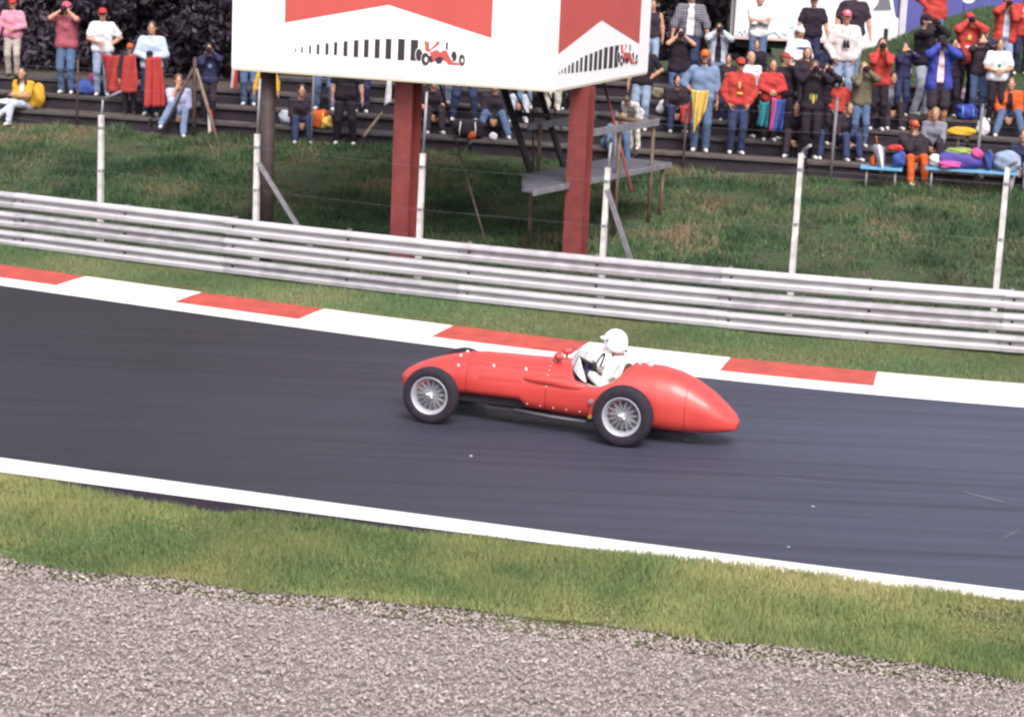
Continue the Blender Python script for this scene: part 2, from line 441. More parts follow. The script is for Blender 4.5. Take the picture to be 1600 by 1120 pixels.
V = np.concatenate(V); n = len(gx); i = np.arange(n - 1)
F_ = np.concatenate([np.stack([i + j * n, i + 1 + j * n, i + 1 + (j + 1) * n, i + (j + 1) * n], 1) for j in range(len(gv) - 1)])
cen = V[F_].mean(1); o_ = cen[:, 1] - front_y(cen[:, 0])
tag(link('embankment', np_mesh('embankment', V, F_, True, np.where((o_ > -.05) & (o_ < 5.0) | (cen[:, 0] < -5.5) & (o_ > 0), 1, 0)), [bank_turf, soil]), kind='structure')

# ---- grass: blades as one mass each
def blades(name, P, h, w, m, lean=.5, tint=None):
    """three-corner blades standing at P (n,3)"""
    n = len(P); a = RNG.uniform(0, 2 * np.pi, n); h = h * RNG.uniform(.55, 1.3, n); w = w * RNG.uniform(.7, 1.3, n)
    d = np.stack([np.cos(a), np.sin(a), np.zeros(n)], 1); la = RNG.uniform(0, 2 * np.pi, n)
    ln = np.stack([np.cos(la), np.sin(la), np.zeros(n)], 1) * (h * lean * RNG.uniform(0, 1, n))[:, None]
    up = np.stack([np.zeros(n), np.zeros(n), h], 1)
    V = np.stack([P - d * w[:, None] / 2, P + d * w[:, None] / 2, P + up + ln], 1).reshape(-1, 3)
    me = np_mesh(name, V, np.arange(3 * n).reshape(-1, 3))
    at_ = me.attributes.new('tint', 'FLOAT', 'POINT'); t = RNG.uniform(0, 1, n) if tint is None else tint
    at_.data.foreach_set('value', np.repeat(t, 3).astype(np.float32))
    return tag(link(name, me, m), kind='stuff')
grass_m = attr_mat('grass_blades', [(0, (.090, .138, .050)), (.5, (.175, .235, .086)), (.85, (.28, .285, .11)), (1, (.40, .36, .17))], .8, patch=(.29, .275, .11), pscale=.55)
fgrass_m = attr_mat('far_grass_blades', [(0, (.065, .115, .052)), (.5, (.115, .185, .082)), (.9, (.19, .23, .10)), (1, (.30, .26, .14))], .8, patch=(.20, .185, .095), pscale=.45)
bgrass_m = attr_mat('bank_grass_blades', [(0, (.024, .052, .026)), (.5, (.058, .108, .046)), (.85, (.105, .145, .064)), (1, (.23, .155, .10))], .8, patch=(.100, .098, .058), pscale=.7)
hgrass_m = attr_mat('hill_grass_blades', [(0, (.040, .085, .036)), (.6, (.066, .125, .052)), (1, (.11, .15, .07))], .8, patch=(.075, .11, .05), pscale=.4)
n = 230000
x = RNG.uniform(-8.5, 8.0, n); f = RNG.uniform(0, 1, n)
ga, gb = gravel_c.y_at(x) - .10 + .09 * bumps(x, x * .3, 2.2) , line_n.y_at(x, -.0)
edge = verge_gap(x) + .05 * bumps(x, -x, 2.3)
y = ga + (gb - np.clip(edge, .03, 1) - ga) * f
t = np.clip(.20 + .24 * bumps(x, y, 1.1) + .16 * bumps(x, y, 4.2) + .25 * RNG.normal(size=n) + .40 * np.clip((f - .62) / .38, 0, 1) + .25 * np.clip((.12 - f) / .12, 0, 1), 0, 1)
hh = .050 + .018 * bumps(x, y, 2.0) + .016 * bumps(x, y, 5.1) + .025 * np.clip((f - .8) / .2, 0, 1)
blades('verge_grass', np.stack([x, y, .012 + .01 * bumps(x, y, 1.5)], 1), np.clip(hh, .02, 1), .009, grass_m, .8, t)
n = 170000
x = RNG.uniform(-11, 9.5, n); f = RNG.uniform(0, 1, n) ** .9
ga, gb = kerb_f.y_at(x, .0) + np.abs(.05 * bumps(x, -x, 3)), rail_c.y_at(x, .75)
y = ga + (gb - ga) * f
t = np.clip(.35 + .28 * bumps(x, y, 1.2) + .24 * RNG.normal(size=n) + .3 * np.clip((.12 - f) / .12, 0, 1), 0, 1)
blades('far_verge_grass', np.stack([x, y, .012 + .012 * bumps(x, y, 1.4)], 1), np.clip(.05 + .02 * bumps(x, y, 2), .02, 1), .010, fgrass_m, .8, t)
n = 230000
x = RNG.uniform(-13, 12, n); f = RNG.uniform(0, 1, n)
ga, gb = rail_c.y_at(x, .9), front_y(x) - .02
y = ga + (gb - ga) * f
t = np.clip(.45 + .35 * bumps(x, y, 1.6) + .22 * RNG.normal(size=n) + .25 * (f - .6), 0, 1)
blades('bank_grass', np.stack([x, y, terrain(x, y) - .01], 1), np.clip(.085 + .05 * bumps(x, y, 2.1) + .07 * np.clip(bumps(x, y, 6.3) - .3, 0, 2), .03, .34), np.where(RNG.uniform(0, 1, n) < .35, .034, .013), bgrass_m, 1.0, t - .18 * np.clip(bumps(x, y, 6.3), -1, 1))
n = 90000
x = RNG.uniform(5.0, 15, n); y = RNG.uniform(44.5, 52.5, n); ok = (y - front_y(x)) > 4.7; x, y = x[ok], y[ok]
blades('hill_grass', np.stack([x, y, terrain(x, y) - .01], 1), .09, .016, hgrass_m, .9)

# ---- gravel stones
n = 118000
x = RNG.uniform(-7.5, 7.5, n); ga = gravel_c.y_at(x) + .05 + .13 * bumps(x, x * .3, 2.2) + RNG.normal(size=n) * .06
y = ga - RNG.uniform(0, 1, n) ** 1.06 * 5.0
r = RNG.lognormal(np.log(.0112), .26, n)
base = np.array([[1, 0, 0], [-1, 0, 0], [0, 1, 0], [0, -1, 0], [0, 0, 1], [0, 0, -1]], float)
tri = np.array([[0, 2, 4], [2, 1, 4], [1, 3, 4], [3, 0, 4], [2, 0, 5], [1, 2, 5], [3, 1, 5], [0, 3, 5]])
ang = RNG.uniform(0, 2 * np.pi, n); ca, sa = np.cos(ang), np.sin(ang)
B = base[None] * RNG.uniform(.65, 1.35, (n, 6, 1)) + RNG.normal(size=(n, 6, 3)) * .22
B[..., 2] *= .62
Vx = B[..., 0] * ca[:, None] - B[..., 1] * sa[:, None]; Vy = B[..., 0] * sa[:, None] + B[..., 1] * ca[:, None]
V = np.stack([Vx, Vy, B[..., 2]], -1) * r[:, None, None] + np.stack([x, y, RNG.uniform(-.006, .006, n) + .012 * bumps(x, y, 1.8)], 1)[:, None, :]
me = np_mesh('gravel', V.reshape(-1, 3), (tri[None] + 6 * np.arange(n)[:, None, None]).reshape(-1, 3))
at_ = me.attributes.new('tint', 'FLOAT', 'POINT'); at_.data.foreach_set('value', np.repeat(RNG.uniform(0, 1, n), 6).astype(np.float32))
gm = attr_mat('gravel_stones', [(0, (.18, .148, .134)), (.35, (.25, .211, .196)), (.75, (.325, .28, .264)), (1, (.44, .39, .37))], .9)
tag(link('gravel', me, gm), kind='stuff')
for (px, py, sc) in ((736, 713, .022), (1270, 792, .018), (1232, 855, .017)):
    p = at(px, py, 0); mb = MB(); v = bmesh.ops.create_icosphere(mb.bm, subdivisions=1, radius=sc)['verts']
    for q in v: q.co = Vector((q.co.x * 1.2, q.co.y, q.co.z * .7)) * random.uniform(.8, 1.1)
    lab = {736: 'pale stone on the asphalt below the front wheel of the red racing car', 1270: 'pale stone in the middle of the asphalt right of the racing car', 1232: 'pale stone on the asphalt just above the white edge line'}[px]
    tag(mb.build('stone', mat('loose_stone', (.30, .27, .26), .9), None, (p.x, p.y, sc * .35)), lab, 'stone', 'loose stones on the asphalt')

# ================================================================== GUARDRAIL
galv = mat('galvanised_steel', (.50, .485, .505), .48, metal=.15, var=.2, vscale=3.0, bump=.06, bscale=30, col2=(.43, .415, .43))
galv2 = mat('galvanised_steel_dull', (.44, .42, .44), .5, metal=.15, var=.25, vscale=5, bump=.06, bscale=30)
post_steel = mat('rail_post_steel', (.30, .28, .29), .6, metal=.4, var=.4, vscale=8)
bolt_m = mat('dark_bolt', (.05, .045, .05), .6, metal=.4)
rail = empty('guardrail', tuple(rail_c.pt(0.0)))
tag(rail, 'long triple galvanised steel guardrail between the track verge and the grass bank', 'guardrail')
inv = Matrix.Translation(-Vector(rail_c.pt(0.0)))
# arc length table
XA = np.linspace(-30, 30, 2401); PA = rail_c.pt(XA); SA = np.concatenate([[0], np.cumsum(np.linalg.norm(np.diff(PA[:, :2], axis=0), axis=1))])
def rp(s, off=0.0, z=0.0):
    x = np.interp(s, SA, XA); return rail_c.pt(x, off, z)
s0 = float(np.interp(solve_x(lambda x: Vector(rail_c.pt(x, -.08, .8)), 360), XA, SA))
W = [(-.137, .014), (-.118, -.040), (-.098, -.078), (-.045, -.084), (-.022, -.055), (-.002, -.006), (.018, .000), (.036, -.012), (.052, -.070), (.066, -.084), (.098, -.080), (.120, -.045), (.137, .010)]
for row, zc in enumerate((.160, .475, .790)):
    for q in range(-6, 7):
        a, b = s0 + 4.0 * q - .10, s0 + 4.0 * (q + 1) + .02
        if a < 0 or b > SA[-1]: continue
        ss_ = np.linspace(a, b, 9); mb = MB(); rows = []
        jz = random.uniform(-.006, .006); jo = random.uniform(-.006, .004)
        for dz, off in W:
            rows.append([mb.bm.verts.new(inv @ Vector(rp(v, off - .02 + jo - (.004 if e == 0 else 0), zc + dz + jz))) for e, v in enumerate(ss_)])
        for u, v in zip(rows, rows[1:]):
            for j in range(8): mb.bm.faces.new((u[j], u[j + 1], v[j + 1], v[j]))
        o = mb.build('rail_beam', galv if (q + row) % 3 else galv2, rail)
        sm = o.modifiers.new('thick', 'SOLIDIFY'); sm.thickness = .004
for q in range(-12, 14):
    s = s0 + 2.0 * q
    if s < 0 or s > SA[-1]: continue
    mb = MB(); p = Vector(rp(s, .055)); t = (Vector(rp(s + .1)) - Vector(rp(s - .1))).normalized(); ang = math.atan2(t.y, t.x)
    M = Matrix.Rotation(ang, 4, 'Z')
    mb.box(inv @ (p + Vector((0, 0, .44))), (.06, .012, 1.0), M).box(inv @ (p + Vector((0, 0, .44)) + M @ Vector((0, .05, 0))), (.008, .09, 1.0), M)
    mb.build('rail_post', post_steel, rail)
    for zc in (.16, .475, .79):
        mb = MB(); c = inv @ (Vector(rp(s + .03, -.026, zc)))
        n_ = M @ Vector((0, -1, 0)); mb.bar(c, c + n_ * .028, .022, n=6)
        mb.build('bolt', bolt_m, rail)
        if q % 2 == 0:
            mb = MB(); c2 = inv @ (Vector(rp(s - .13, -.026, zc - .005))); mb.bar(c2, c2 + n_ * .02, .014, n=6)
            mb.build('bolt', bolt_m, rail)

# ================================================================== TRACKSIDE FENCE POSTS
conc = mat('white_concrete', (.66, .64, .62), .85, var=.2, vscale=6, bump=.3, bscale=60, col2=(.42, .40, .38))
zinc = mat('grey_steel', (.30, .29, .31), .55, metal=.5, var=.3, vscale=9)
FP = [(157, 310, 180, 'white concrete fence post behind the guardrail in front of the red flag'),
      (401, 335, 210, 'white concrete fence post beside the dark brown billboard pillar'),
      (655, 370, 240, 'white concrete fence post beside the left red billboard pillar'),
      (942, 398, 262, 'white concrete fence post in front of the grey marshals platform'),
      (1238, 424, 240, 'white concrete fence post with bent top in front of the red jacket spectators'),
      (1557, 446, 262, 'rightmost white concrete fence post with bent top by the blue bench')]
XPOST = []
for i, (px, py, ptop, lab) in enumerate(FP):
    fn = lambda x: Vector(rail_c.pt(x, .62, .93))
    x = solve_x(fn, px); p = Vector(rail_c.pt(x, .62, 0)); z0 = float(terrain(np.array([p.x]), np.array([p.y]))[0]) - .1
    ht = solve_z(p.x, p.y, ptop); XPOST.append((p, ht))
    root = empty('fence_post', (p.x, p.y, 0), R(-17)); tag(root, lab, 'fence post', 'white fence posts behind the guardrail')
    tilt = random.uniform(-.02, .02)
    MB().bar((0, 0, z0), (tilt, 0, ht), .044, .036, sq=True).build('concrete_shaft', conc, root)
    mb = MB(); L = {0: .34, 1: .95, 2: 1.02, 3: .45, 4: .12, 5: .10}[i]
    e = Vector((tilt, 0, ht - .08)); k1 = e + Vector((.02, .02, L)); mb.tube([e, k1], .022)
    if i == 0: mb.tube([k1, k1 + Vector((.16, -.05, .06)), k1 + Vector((.38, -.12, .16))], .022)
    if i >= 4: mb.tube([k1, k1 + Vector((.12, -.12, .10))], .026)
    mb.build('steel_arm', zinc, root)
    if i in (1, 3):
        q = Vector((0, 0, 0)); top = Vector((.02, -.02, ht * .80 if i == 1 else ht * .85))
        MB().bar(top, Vector((1.02 if i == 1 else .62, .15, .25)), .032, sq=True).build('brace', zinc, root)
    for zz in (.3, .62, .93):
        mb = MB(); mb.lathe([(-.02, .052), (.02, .052)], 10, (tilt * zz, 0, ht * zz - .05), 'Z'); mb.build('wire_clamp', zinc, root)
wires = empty('wire_fence', (XPOST[0][0].x, XPOST[0][0].y, 0)); tag(wires, 'thin steel wires strung between the white fence posts', 'wire fence')
wm = mat('wire', (.22, .21, .23), .5, metal=.6)
for zz in (.62, .93):
    mb = MB()
    pts = [a + Vector((0, -.06, h * zz - .05)) for a, h in XPOST]
    pts = [pts[0] + (pts[0] - pts[1]) * 1.5] + pts + [pts[-1] + (pts[-1] - pts[-2]) * 1.5]
    mb.tube([q - XPOST[0][0] for q in pts], .0014, 5); mb.build('wire', wm, wires)

# ================================================================== TERRACE
TH = math.atan(-.185); TDIR = Vector((math.cos(TH), math.sin(TH), 0)); TN = Vector((-math.sin(TH), math.cos(TH), 0)); KZ = 1 / math.cos(TH)
def tread_z(k): return 1.38 + .25 * k
def tp(x, o, z):        # point on the terrace at column x, distance o (in y) behind its front edge
    return Vector((x, 42.0 - .185 * x + o, z))
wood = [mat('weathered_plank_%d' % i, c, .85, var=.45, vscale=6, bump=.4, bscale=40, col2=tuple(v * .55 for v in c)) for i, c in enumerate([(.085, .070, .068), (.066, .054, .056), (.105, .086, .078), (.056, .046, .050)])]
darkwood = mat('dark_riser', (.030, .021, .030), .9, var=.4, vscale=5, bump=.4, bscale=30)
terr = empty('terrace', tuple(tp(0, 0, 1.1))); tag(terr, 'stepped spectator terrace of weathered planks above the grass bank', None, kind='structure')
ti = Vector(tp(0, 0, 1.1))
for k in range(6):
    xl = -17.0 if k < 3 else -5.2
    z = tread_z(k); x = xl; seg = 3.2
    while x < 15:
        L = seg - .03
        for j, (o, w) in enumerate(((.13, .26), (.43, .25))):
            mb = MB(); c = tp(x + seg / 2, .8 * k + o * 1.0, z - .028 + random.uniform(-.006, .006)) - ti
            mb.box(c, (L / math.cos(TH) * .985, w, .055), Matrix.Rotation(TH + random.uniform(-.002, .002), 4, 'Z'), .006)
            mb.build('plank', random.choice(wood), terr)
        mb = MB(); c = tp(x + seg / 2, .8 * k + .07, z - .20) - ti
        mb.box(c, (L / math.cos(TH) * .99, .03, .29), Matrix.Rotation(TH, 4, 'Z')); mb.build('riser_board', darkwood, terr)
        x += seg
# rusty posts and wire along the terrace front
rust = mat('rusty_steel', (.095, .060, .055), .8, metal=.2, var=.5, vscale=12, bump=.2, bscale=50)
greypost = mat('grey_painted_steel', (.16, .155, .17), .7, var=.3, vscale=8)
TF = [(122, 90, 200, 'rusty thin post at the terrace front by the man in the pink T-shirt', 0, rust), (1068, 172, 262, 'thin brown post at the terrace front by the yellow flag', 0, rust),
      (488, 108, 214, 'thin grey pole at the terrace front by the orange backpack', 0, greypost), (1299, 155, 279, 'grey thin post at the terrace front left of the woman in olive', 1, greypost), (1376, 245, 282, 'short thin dark post in front of the folded umbrella', 1, greypost),
      (1491, 218, 290, 'thin brown post in front of the multicoloured blankets', 0, rust), (1524, 165, 292, 'thick grey post at the terrace front right of the yellow bag', 1, greypost)]
TPOS = []
for (px, pt, pb, lab, th, m_) in TF:
    fn = lambda x: tp(x, -.25, 1.08)
    x = solve_x(fn, px - 2); p = tp(x, -.25, 0); zt = solve_z(p.x, p.y, pt); z0 = float(terrain(np.array([p.x]), np.array([p.y]))[0])
    TPOS.append((p, zt))
    root = empty('railing_post', (p.x, p.y, z0)); tag(root, lab, 'post', 'thin posts along the terrace front')
    MB().bar((0, 0, -.15), (.02, 0, zt - z0), .030 if th else .024, n=8).build('shaft', m_, root)
    MB().lathe([(-.004, .0), (-.004, .036), (.02, .036), (.03, .0)], 10, (.02, 0, zt - z0), 'Z').build('cap', m_, root)
# braced wooden-brown terminal post on the left
fn = lambda x: tp(x, -.3, 1.1)
x = solve_x(fn, 303); p = tp(x, -.3, 0); z0 = float(terrain(np.array([p.x]), np.array([p.y]))[0]); zt = solve_z(p.x, p.y, 90)
root = empty('braced_post', (p.x, p.y, z0)); tag(root, 'brown terminal post with two slanting struts in front of the man in navy', 'post')
tan_m = mat('tan_timber', (.20, .145, .10), .85, var=.4, vscale=9, bump=.3, bscale=40)
MB().bar((0, 0, -.1), (0, 0, zt - z0), .042, .04, n=8).build('upright', rust, root)
MB().bar((-.03, -.02, zt - z0 - .2), (-.55, -.15, .22), .03, n=8).build('strut', rust, root)
MB().bar((.03, -.02, zt - z0 - .22), (.56, -.5, -.02), .034, n=8).build('strut', tan_m, root)
tw = empty('terrace_wire', (TPOS[0][0].x, TPOS[0][0].y, 0)); tag(tw, 'thin sagging wire along the front of the terrace', 'wire fence')
for zz in (1.95, 2.3):
    mb = MB(); pts = [tp(xx, -.25, zz + .02 * math.sin(xx * 1.3)) - Vector((TPOS[0][0].x, TPOS[0][0].y, 0)) for xx in np.linspace(-16, 12, 36)]
    mb.tube(pts, .0016, 5); mb.build('wire', wm, tw)

# ================================================================== BILLBOARD
A = at_depth(362, 99, 34.4); Bp = at_depth(868, 135, 33.0); C = at_depth(1012, 108, 37.3)
ZB = 3.19
for q in (A, Bp, C): q.z = ZB
board_white = mat('board_white', (.84, .82, .83), .45, var=.05, vscale=1.5)
board_red = mat('board_red', (.48, .080, .068), .45, var=.06, vscale=2)
board_black = mat('board_black', (.03, .022, .03), .5)
pill_red = mat('red_oxide_paint', (.22, .042, .038), .6, var=.3, vscale=4, bump=.15, bscale=30)
pill_dark = mat('dark_brown_paint', (.055, .035, .034), .7, var=.4, vscale=6, bump=.2, bscale=30)
edge_m = mat('board_edge', (.5, .45, .32), .7)
bb = empty('billboard', tuple(Bp)); bb.location.z = 0
tag(bb, 'big white two-sided billboard with red chevron, black bars and painted racing car on pillars', 'billboard')
O0 = Vector((Bp.x, Bp.y, 0)); HB = 2.9
def face_frame(P, Q):
    U = (Q - P); L = U.length; U.normalize(); N = U.cross(Vector((0, 0, 1))).normalized()
    if N.y > 0: N = -N
    return U, N, L
def uv_of(P, U, N, px, py):
    d = ray(px, py); o = Vector((0, 0, CAM_H)); t = (P - o).dot(N) / d.dot(N); q = o + d * t - P
    return q.dot(U), q.z
faces = {}
for nm, P, Q in (('left', A, Bp), ('right', Bp, C)):
    U, N, L = face_frame(P, Q)
    if N.dot(Vector((0, 0, CAM_H)) - P) < 0: N = -N
    faces[nm] = (P, U, N, L)
    np_ = 3
    for j in range(np_):
        mb = MB(); a, b = L * j / np_ + (.0015 if j else 0), L * (j + 1) / np_ - (.0015 if j < np_ - 1 else 0)
        mb.prism([(a, 0), (b, 0), (b, HB), (a, HB)], -.06, P - O0, U, Vector((0, 0, 1)), N); mb.build('board_panel', board_white, bb)
    MB().prism([(0.01, -.035), (L - .01, -.035), (L - .01, -.002), (.01, -.002)], -.07, P - O0 - N * .005, U, Vector((0, 0, 1)), N).build('edge_trim', edge_m, bb)
    def shape(name, poly, m_, h=.004):
        MB().prism(poly, h, P - O0 + N * .001, U, Vector((0, 0, 1)), N).build(name, m_, bb)
    q = lambda x, y: uv_of(P, U, N, x, y)
    if nm == 'left':
        pa, pb, pc = q(445, 36), q(607, 8), q(768, 60)
        shape('red_chevron', [pa, pb, pc, (pc[0], HB - .25), (pa[0], HB - .25)], board_red)
        bars = [(453, 79, 1.2, 3), (462, 79, 2, 6), (472, 78.5, 2.5, 10), (484.5, 78, 3, 13), (497, 77.5, 4, 16), (511, 77, 4.5, 18), (524.5, 76.5, 4.5, 20.5), (540, 76.5, 5.5, 24), (556.5, 76.5, 6.5, 27), (572.5, 76, 6.5, 28), (589.5, 76.5, 7, 30), (607, 77, 8, 32), (627, 78, 9.5, 33.5), (647.5, 79, 10.5, 33)]
    else:
        pa, pb, pc = q(872, 85), q(940, 32), q(998.5, 69)
        shape('red_chevron', [pa, pb, pc, (pc[0], HB - .25), (pa[0], HB - .25)], board_red)
        bars = [(873.5, 114.5, .8, 4), (878, 112, 1.2, 6), (883, 110.5, 1.5, 9), (889, 108.5, 1.8, 13), (894.7, 106.5, 2.4, 16), (901.5, 104.5, 2.4, 18), (908, 101.5, 2.4, 22), (915.3, 99.5, 3, 25), (923, 97.5, 3, 27), (930.5, 95.5, 3, 29), (937.8, 93.5, 3.2, 31), (946, 91, 3.6, 33), (954.5, 90, 3.8, 34), (963, 88.5, 4.2, 34)]
    for bx, by, bw, bh in bars:
        a0 = q(bx - bw / 2, by - bh / 2); a1 = q(bx + bw / 2, by + bh / 2); vm_ = q(bx, by - bh / 2)[1], q(bx, by + bh / 2)[1]
        shape('black_bar', [(a0[0], vm_[1]), (a1[0], vm_[1]), (a1[0], vm_[0]), (a0[0], vm_[0])], board_black)
    # painted racing car: flat shapes in a unit frame (left face pixels)
    def mapx(x, y):
        if nm == 'left': return q(x, y)
        return q(962 + (x - 645) * (996 - 962) / (727 - 645), 71 + (y - 64) * 34 / 39.0 + (x - 645) * -.06)
    def ell(cx, cy, rx, ry, n_=14): return [mapx(cx + rx * math.cos(2 * math.pi * i / n_), cy + ry * math.sin(2 * math.pi * i / n_)) for i in range(n_)]
    art = [('painted_outline', ell(656, 86.5, 7.4, 12), board_white, .0045), ('painted_outline', ell(666, 93, 8.2, 12.2), board_white, .0072), ('painted_outline', ell(710, 88.5, 6, 10), board_white, .0046), ('painted_outline', ell(721.5, 94.5, 6.4, 11), board_white, .0073),
           ('painted_hub', ell(666, 93.5, 2.2, 4), board_white, .0092), ('painted_hub', ell(722.5, 95, 1.6, 3.4), board_white, .0093), ('painted_helmet', ell(688.5, 79, 3, 3), board_white, .0112), ('painted_wing', [mapx(*p_) for p_ in [(699, 97), (719, 99), (721, 102), (700, 101)]], board_red, .0114), ('painted_wheel', ell(655, 86.5, 5.5, 10), board_black, .005), ('painted_wheel', ell(665, 93, 6.5, 10.5), board_black, .008), ('painted_wheel', ell(709.5, 88.5, 4.5, 8.5), board_black, .005), ('painted_wheel', ell(722, 94.5, 5, 9.5), board_black, .008)]
    body = [(668, 84), (680, 79), (688, 78), (698, 80), (704, 86), (708, 97), (700, 99), (692, 94), (682, 97), (672, 95)]
    wing = [(663, 66), (685, 65), (688, 68), (674, 79), (668, 84), (666, 76)]
    art += [('painted_body', [mapx(*p_) for p_ in body], board_red, .006), ('painted_wing', [mapx(*p_) for p_ in wing], board_red, .0065), ('painted_wing', [mapx(*p_) for p_ in [(664, 64), (666.5, 64), (668, 80), (665, 80)]], board_red, .009),
            ('painted_shade', [mapx(*p_) for p_ in [(671, 66.5), (683, 66), (676, 74), (671, 78)]], board_white, .0085), ('painted_shade', [mapx(*p_) for p_ in [(680, 92), (687, 89), (693, 91), (690, 99), (683, 100)]], board_black, .0095), ('painted_mast', [mapx(*p_) for p_ in [(697, 67), (700, 67), (700, 78), (697, 78)]], board_black, .0075),
            ('painted_shade', [mapx(*p_) for p_ in [(670, 88), (674, 87), (677, 97), (672, 99)]], board_black, .0105), ('painted_shine', [mapx(*p_) for p_ in [(700, 83), (702, 83), (708, 94), (706, 95)]], board_white, .0105)]
    for a_, poly, m_, h_ in art: shape(a_, poly, m_, h_)
# roof/back of the box so that it has depth
D_ = A + (C - Bp)
MB().prism([(A.x - O0.x, A.y - O0.y), (0, 0), (C.x - O0.x, C.y - O0.y), (D_.x - O0.x, D_.y - O0.y)], .05, (0, 0, ZB + HB + .001), (1, 0, 0), (0, 1, 0), (0, 0, 1)).build('board_roof', board_white, bb)
for P, Q in ((C, D_), (D_, A)):
    U = (Q - P); L = U.length; U.normalize(); N = U.cross(Vector((0, 0, 1)))
    if N.dot((P + Q) / 2 - (A + C) / 2) < 0: N = -N
    MB().prism([(.07, 0), (L - .07, 0), (L - .07, HB), (.07, HB)], -.05, P - O0 - N * .002, U, Vector((0, 0, 1)), N).build('board_panel', board_white, bb)
def pillar(pxc, pyt, depth, w, dep, m_, ang, style):
    p = at_depth(pxc, pyt, depth); z0 = float(terrain(np.array([p.x]), np.array([p.y]))[0]) - .15
    c = p - O0; M = Matrix.Rotation(ang, 4, 'Z'); h = ZB + (.3 if style == 'round' else -.04) - z0; zc = z0 + h / 2
    mb = MB()
    if style == 'H':     # broad flange facing the track, web and rear flange behind
        mb.box((c.x, c.y, zc), (w, .03, h), M)
        mb.box(Vector((c.x, c.y, zc)) + M @ Vector((0, dep / 2, 0)), (.03, dep - .03, h), M)
        mb.box(Vector((c.x, c.y, zc)) + M @ Vector((0, dep, 0)), (w, .03, h), M)
    elif style == 'box':
        mb.box((c.x, c.y, zc), (w, dep, h), M, .01)
    else:
        mb.bar((c.x, c.y, z0), (c.x, c.y, z0 + h), w / 2, n=14)
    mb.build('pillar', m_, bb)
    if style != 'round':
        MB().box((c.x, c.y, .16), (w + .16, dep + .16, .03), M).build('base_plate', m_, bb)
    return c
pillar(628, 240, 34.3, .31, .32, pill_red, R(-24), 'H')
pillar(900, 260, 34.5, .31, .26, pill_red, R(-24), 'H')
pillar(417, 220, 34.9, .26, .24, pill_dark, 0, 'round')
# slanting dark braces, thin rods and frame under the board
def seg(name, a, b, r, m_, n=8): MB().bar(a - O0, b - O0, r, n=n).build(name, m_, bb)
blk = mat('black_steel', (.022, .018, .024), .6, var=.3, vscale=8)
seg('brace', at_depth(783, 126, 36.5), at_depth(838, 296, 36.0), .062, blk); seg('brace', at_depth(838, 128, 37.0), at_depth(889, 285, 36.6), .055, blk)
seg('brace', at_depth(800, 178, 36.4), at_depth(860, 182, 36.4), .035, blk)
seg('rod', at_depth(684, 122, 36.2), at_depth(758, 376, 34.3), .016, rust); seg('rod', at_depth(833, 136, 36.6), at_depth(833, 290, 36.4), .018, rust)
seg('rod', at_depth(800, 136, 36.8), at_depth(842, 215, 36.6), .016, rust); seg('rod', at_depth(852, 133, 36.8), at_depth(882, 215, 36.6), .014, rust)
seg('rod', at_depth(943, 128, 36.6), at_depth(988, 300, 35.8), .024, pill_red); seg('rod', at_depth(816, 134, 36.8), at_depth(842, 180, 36.8), .012, rust)
lamp_p = at_depth(957, 168, 36.3)

# ================================================================== MARSHALS PLATFORM
grey_deck = mat('grey_deck_paint', (.105, .10, .125), .6, var=.3, vscale=5, bump=.2, bscale=40)
grey_rail = mat('grey_rail_board', (.18, .18, .20), .65, var=.3, vscale=6, bump=.2, bscale=40)
brown_pole = mat('brown_pole', (.16, .105, .07), .8, var=.4, vscale=9)
pale_pole = mat('pale_pole', (.45, .42, .42), .7, var=.2, vscale=9)
n1 = at_depth(832, 303, 33.6); n2 = at_depth(1047, 253, 38.0); zd = (n1.z + n2.z) / 2; n1.z = n2.z = zd
dd = (n2 - n1); LD = dd.length; dd.normalize(); dn = Vector((-dd.y, dd.x, 0))
if dn.y < 0: dn = -dn
dn = Vector((dn.x, dn.y, 0)); WD = 1.05
pf = empty('marshal_platform', (n1.x, n1.y, 0)); tag(pf, 'grey raised marshals platform with plank handrails beside the right billboard pillar', 'platform')
o1 = Vector((n1.x, n1.y, 0))
angp = math.atan2(dd.y, dd.x); Mp = Matrix.Rotation(angp, 4, 'Z')
def t_at(px, s_):      # where along the platform the point at offset s_ has image column px
    lo, hi = -2., LD
    for _ in range(40):
        m = (lo + hi) / 2
        if proj(n1 + dd * m + dn * s_)[0] < px: lo = m
        else: hi = m
    return lo
for j in range(5):
    sj = WD * (j + .5) / 5; ta = max(t_at(824, sj), 0); c = n1 - o1 + dd * ((LD + ta) / 2) + dn * sj
    MB().box(c, (LD - ta, WD / 5 - .008, .05), Mp, .004).build('deck_plank', grey_deck, pf)
MB().box(n1 - o1 + dd * LD / 2 - dn * .022 + Vector((0, 0, -.02)), (LD + .02, .035, .085), Mp, .004).build('side_beam', grey_rail, pf)
for t_ in (.36, .6, .97):
    for s_ in (0.06, WD - .06):
        c = n1 - o1 + dd * LD * t_ + dn * s_; g = float(terrain(np.array([c.x + o1.x]), np.array([c.y + o1.y]))[0]) - .1
        MB().bar((c.x, c.y, g), (c.x, c.y, zd - .026), .035, n=8).build('leg', brown_pole, pf)
RT = zd + .78
for s_, t0, t1 in ((-.06, t_at(897, -.06) / LD, .86), (WD + .03, t_at(822, WD + .03) / LD, 1.0)):
    a = n1 + dd * LD * t0 + dn * s_; b = n1 + dd * LD * t1 + dn * s_; a.z = b.z = RT
    c = (a + b) / 2 - o1; MB().box(c, ((b - a).length, .04, .12), Mp, .004).build('handrail', grey_rail, pf)
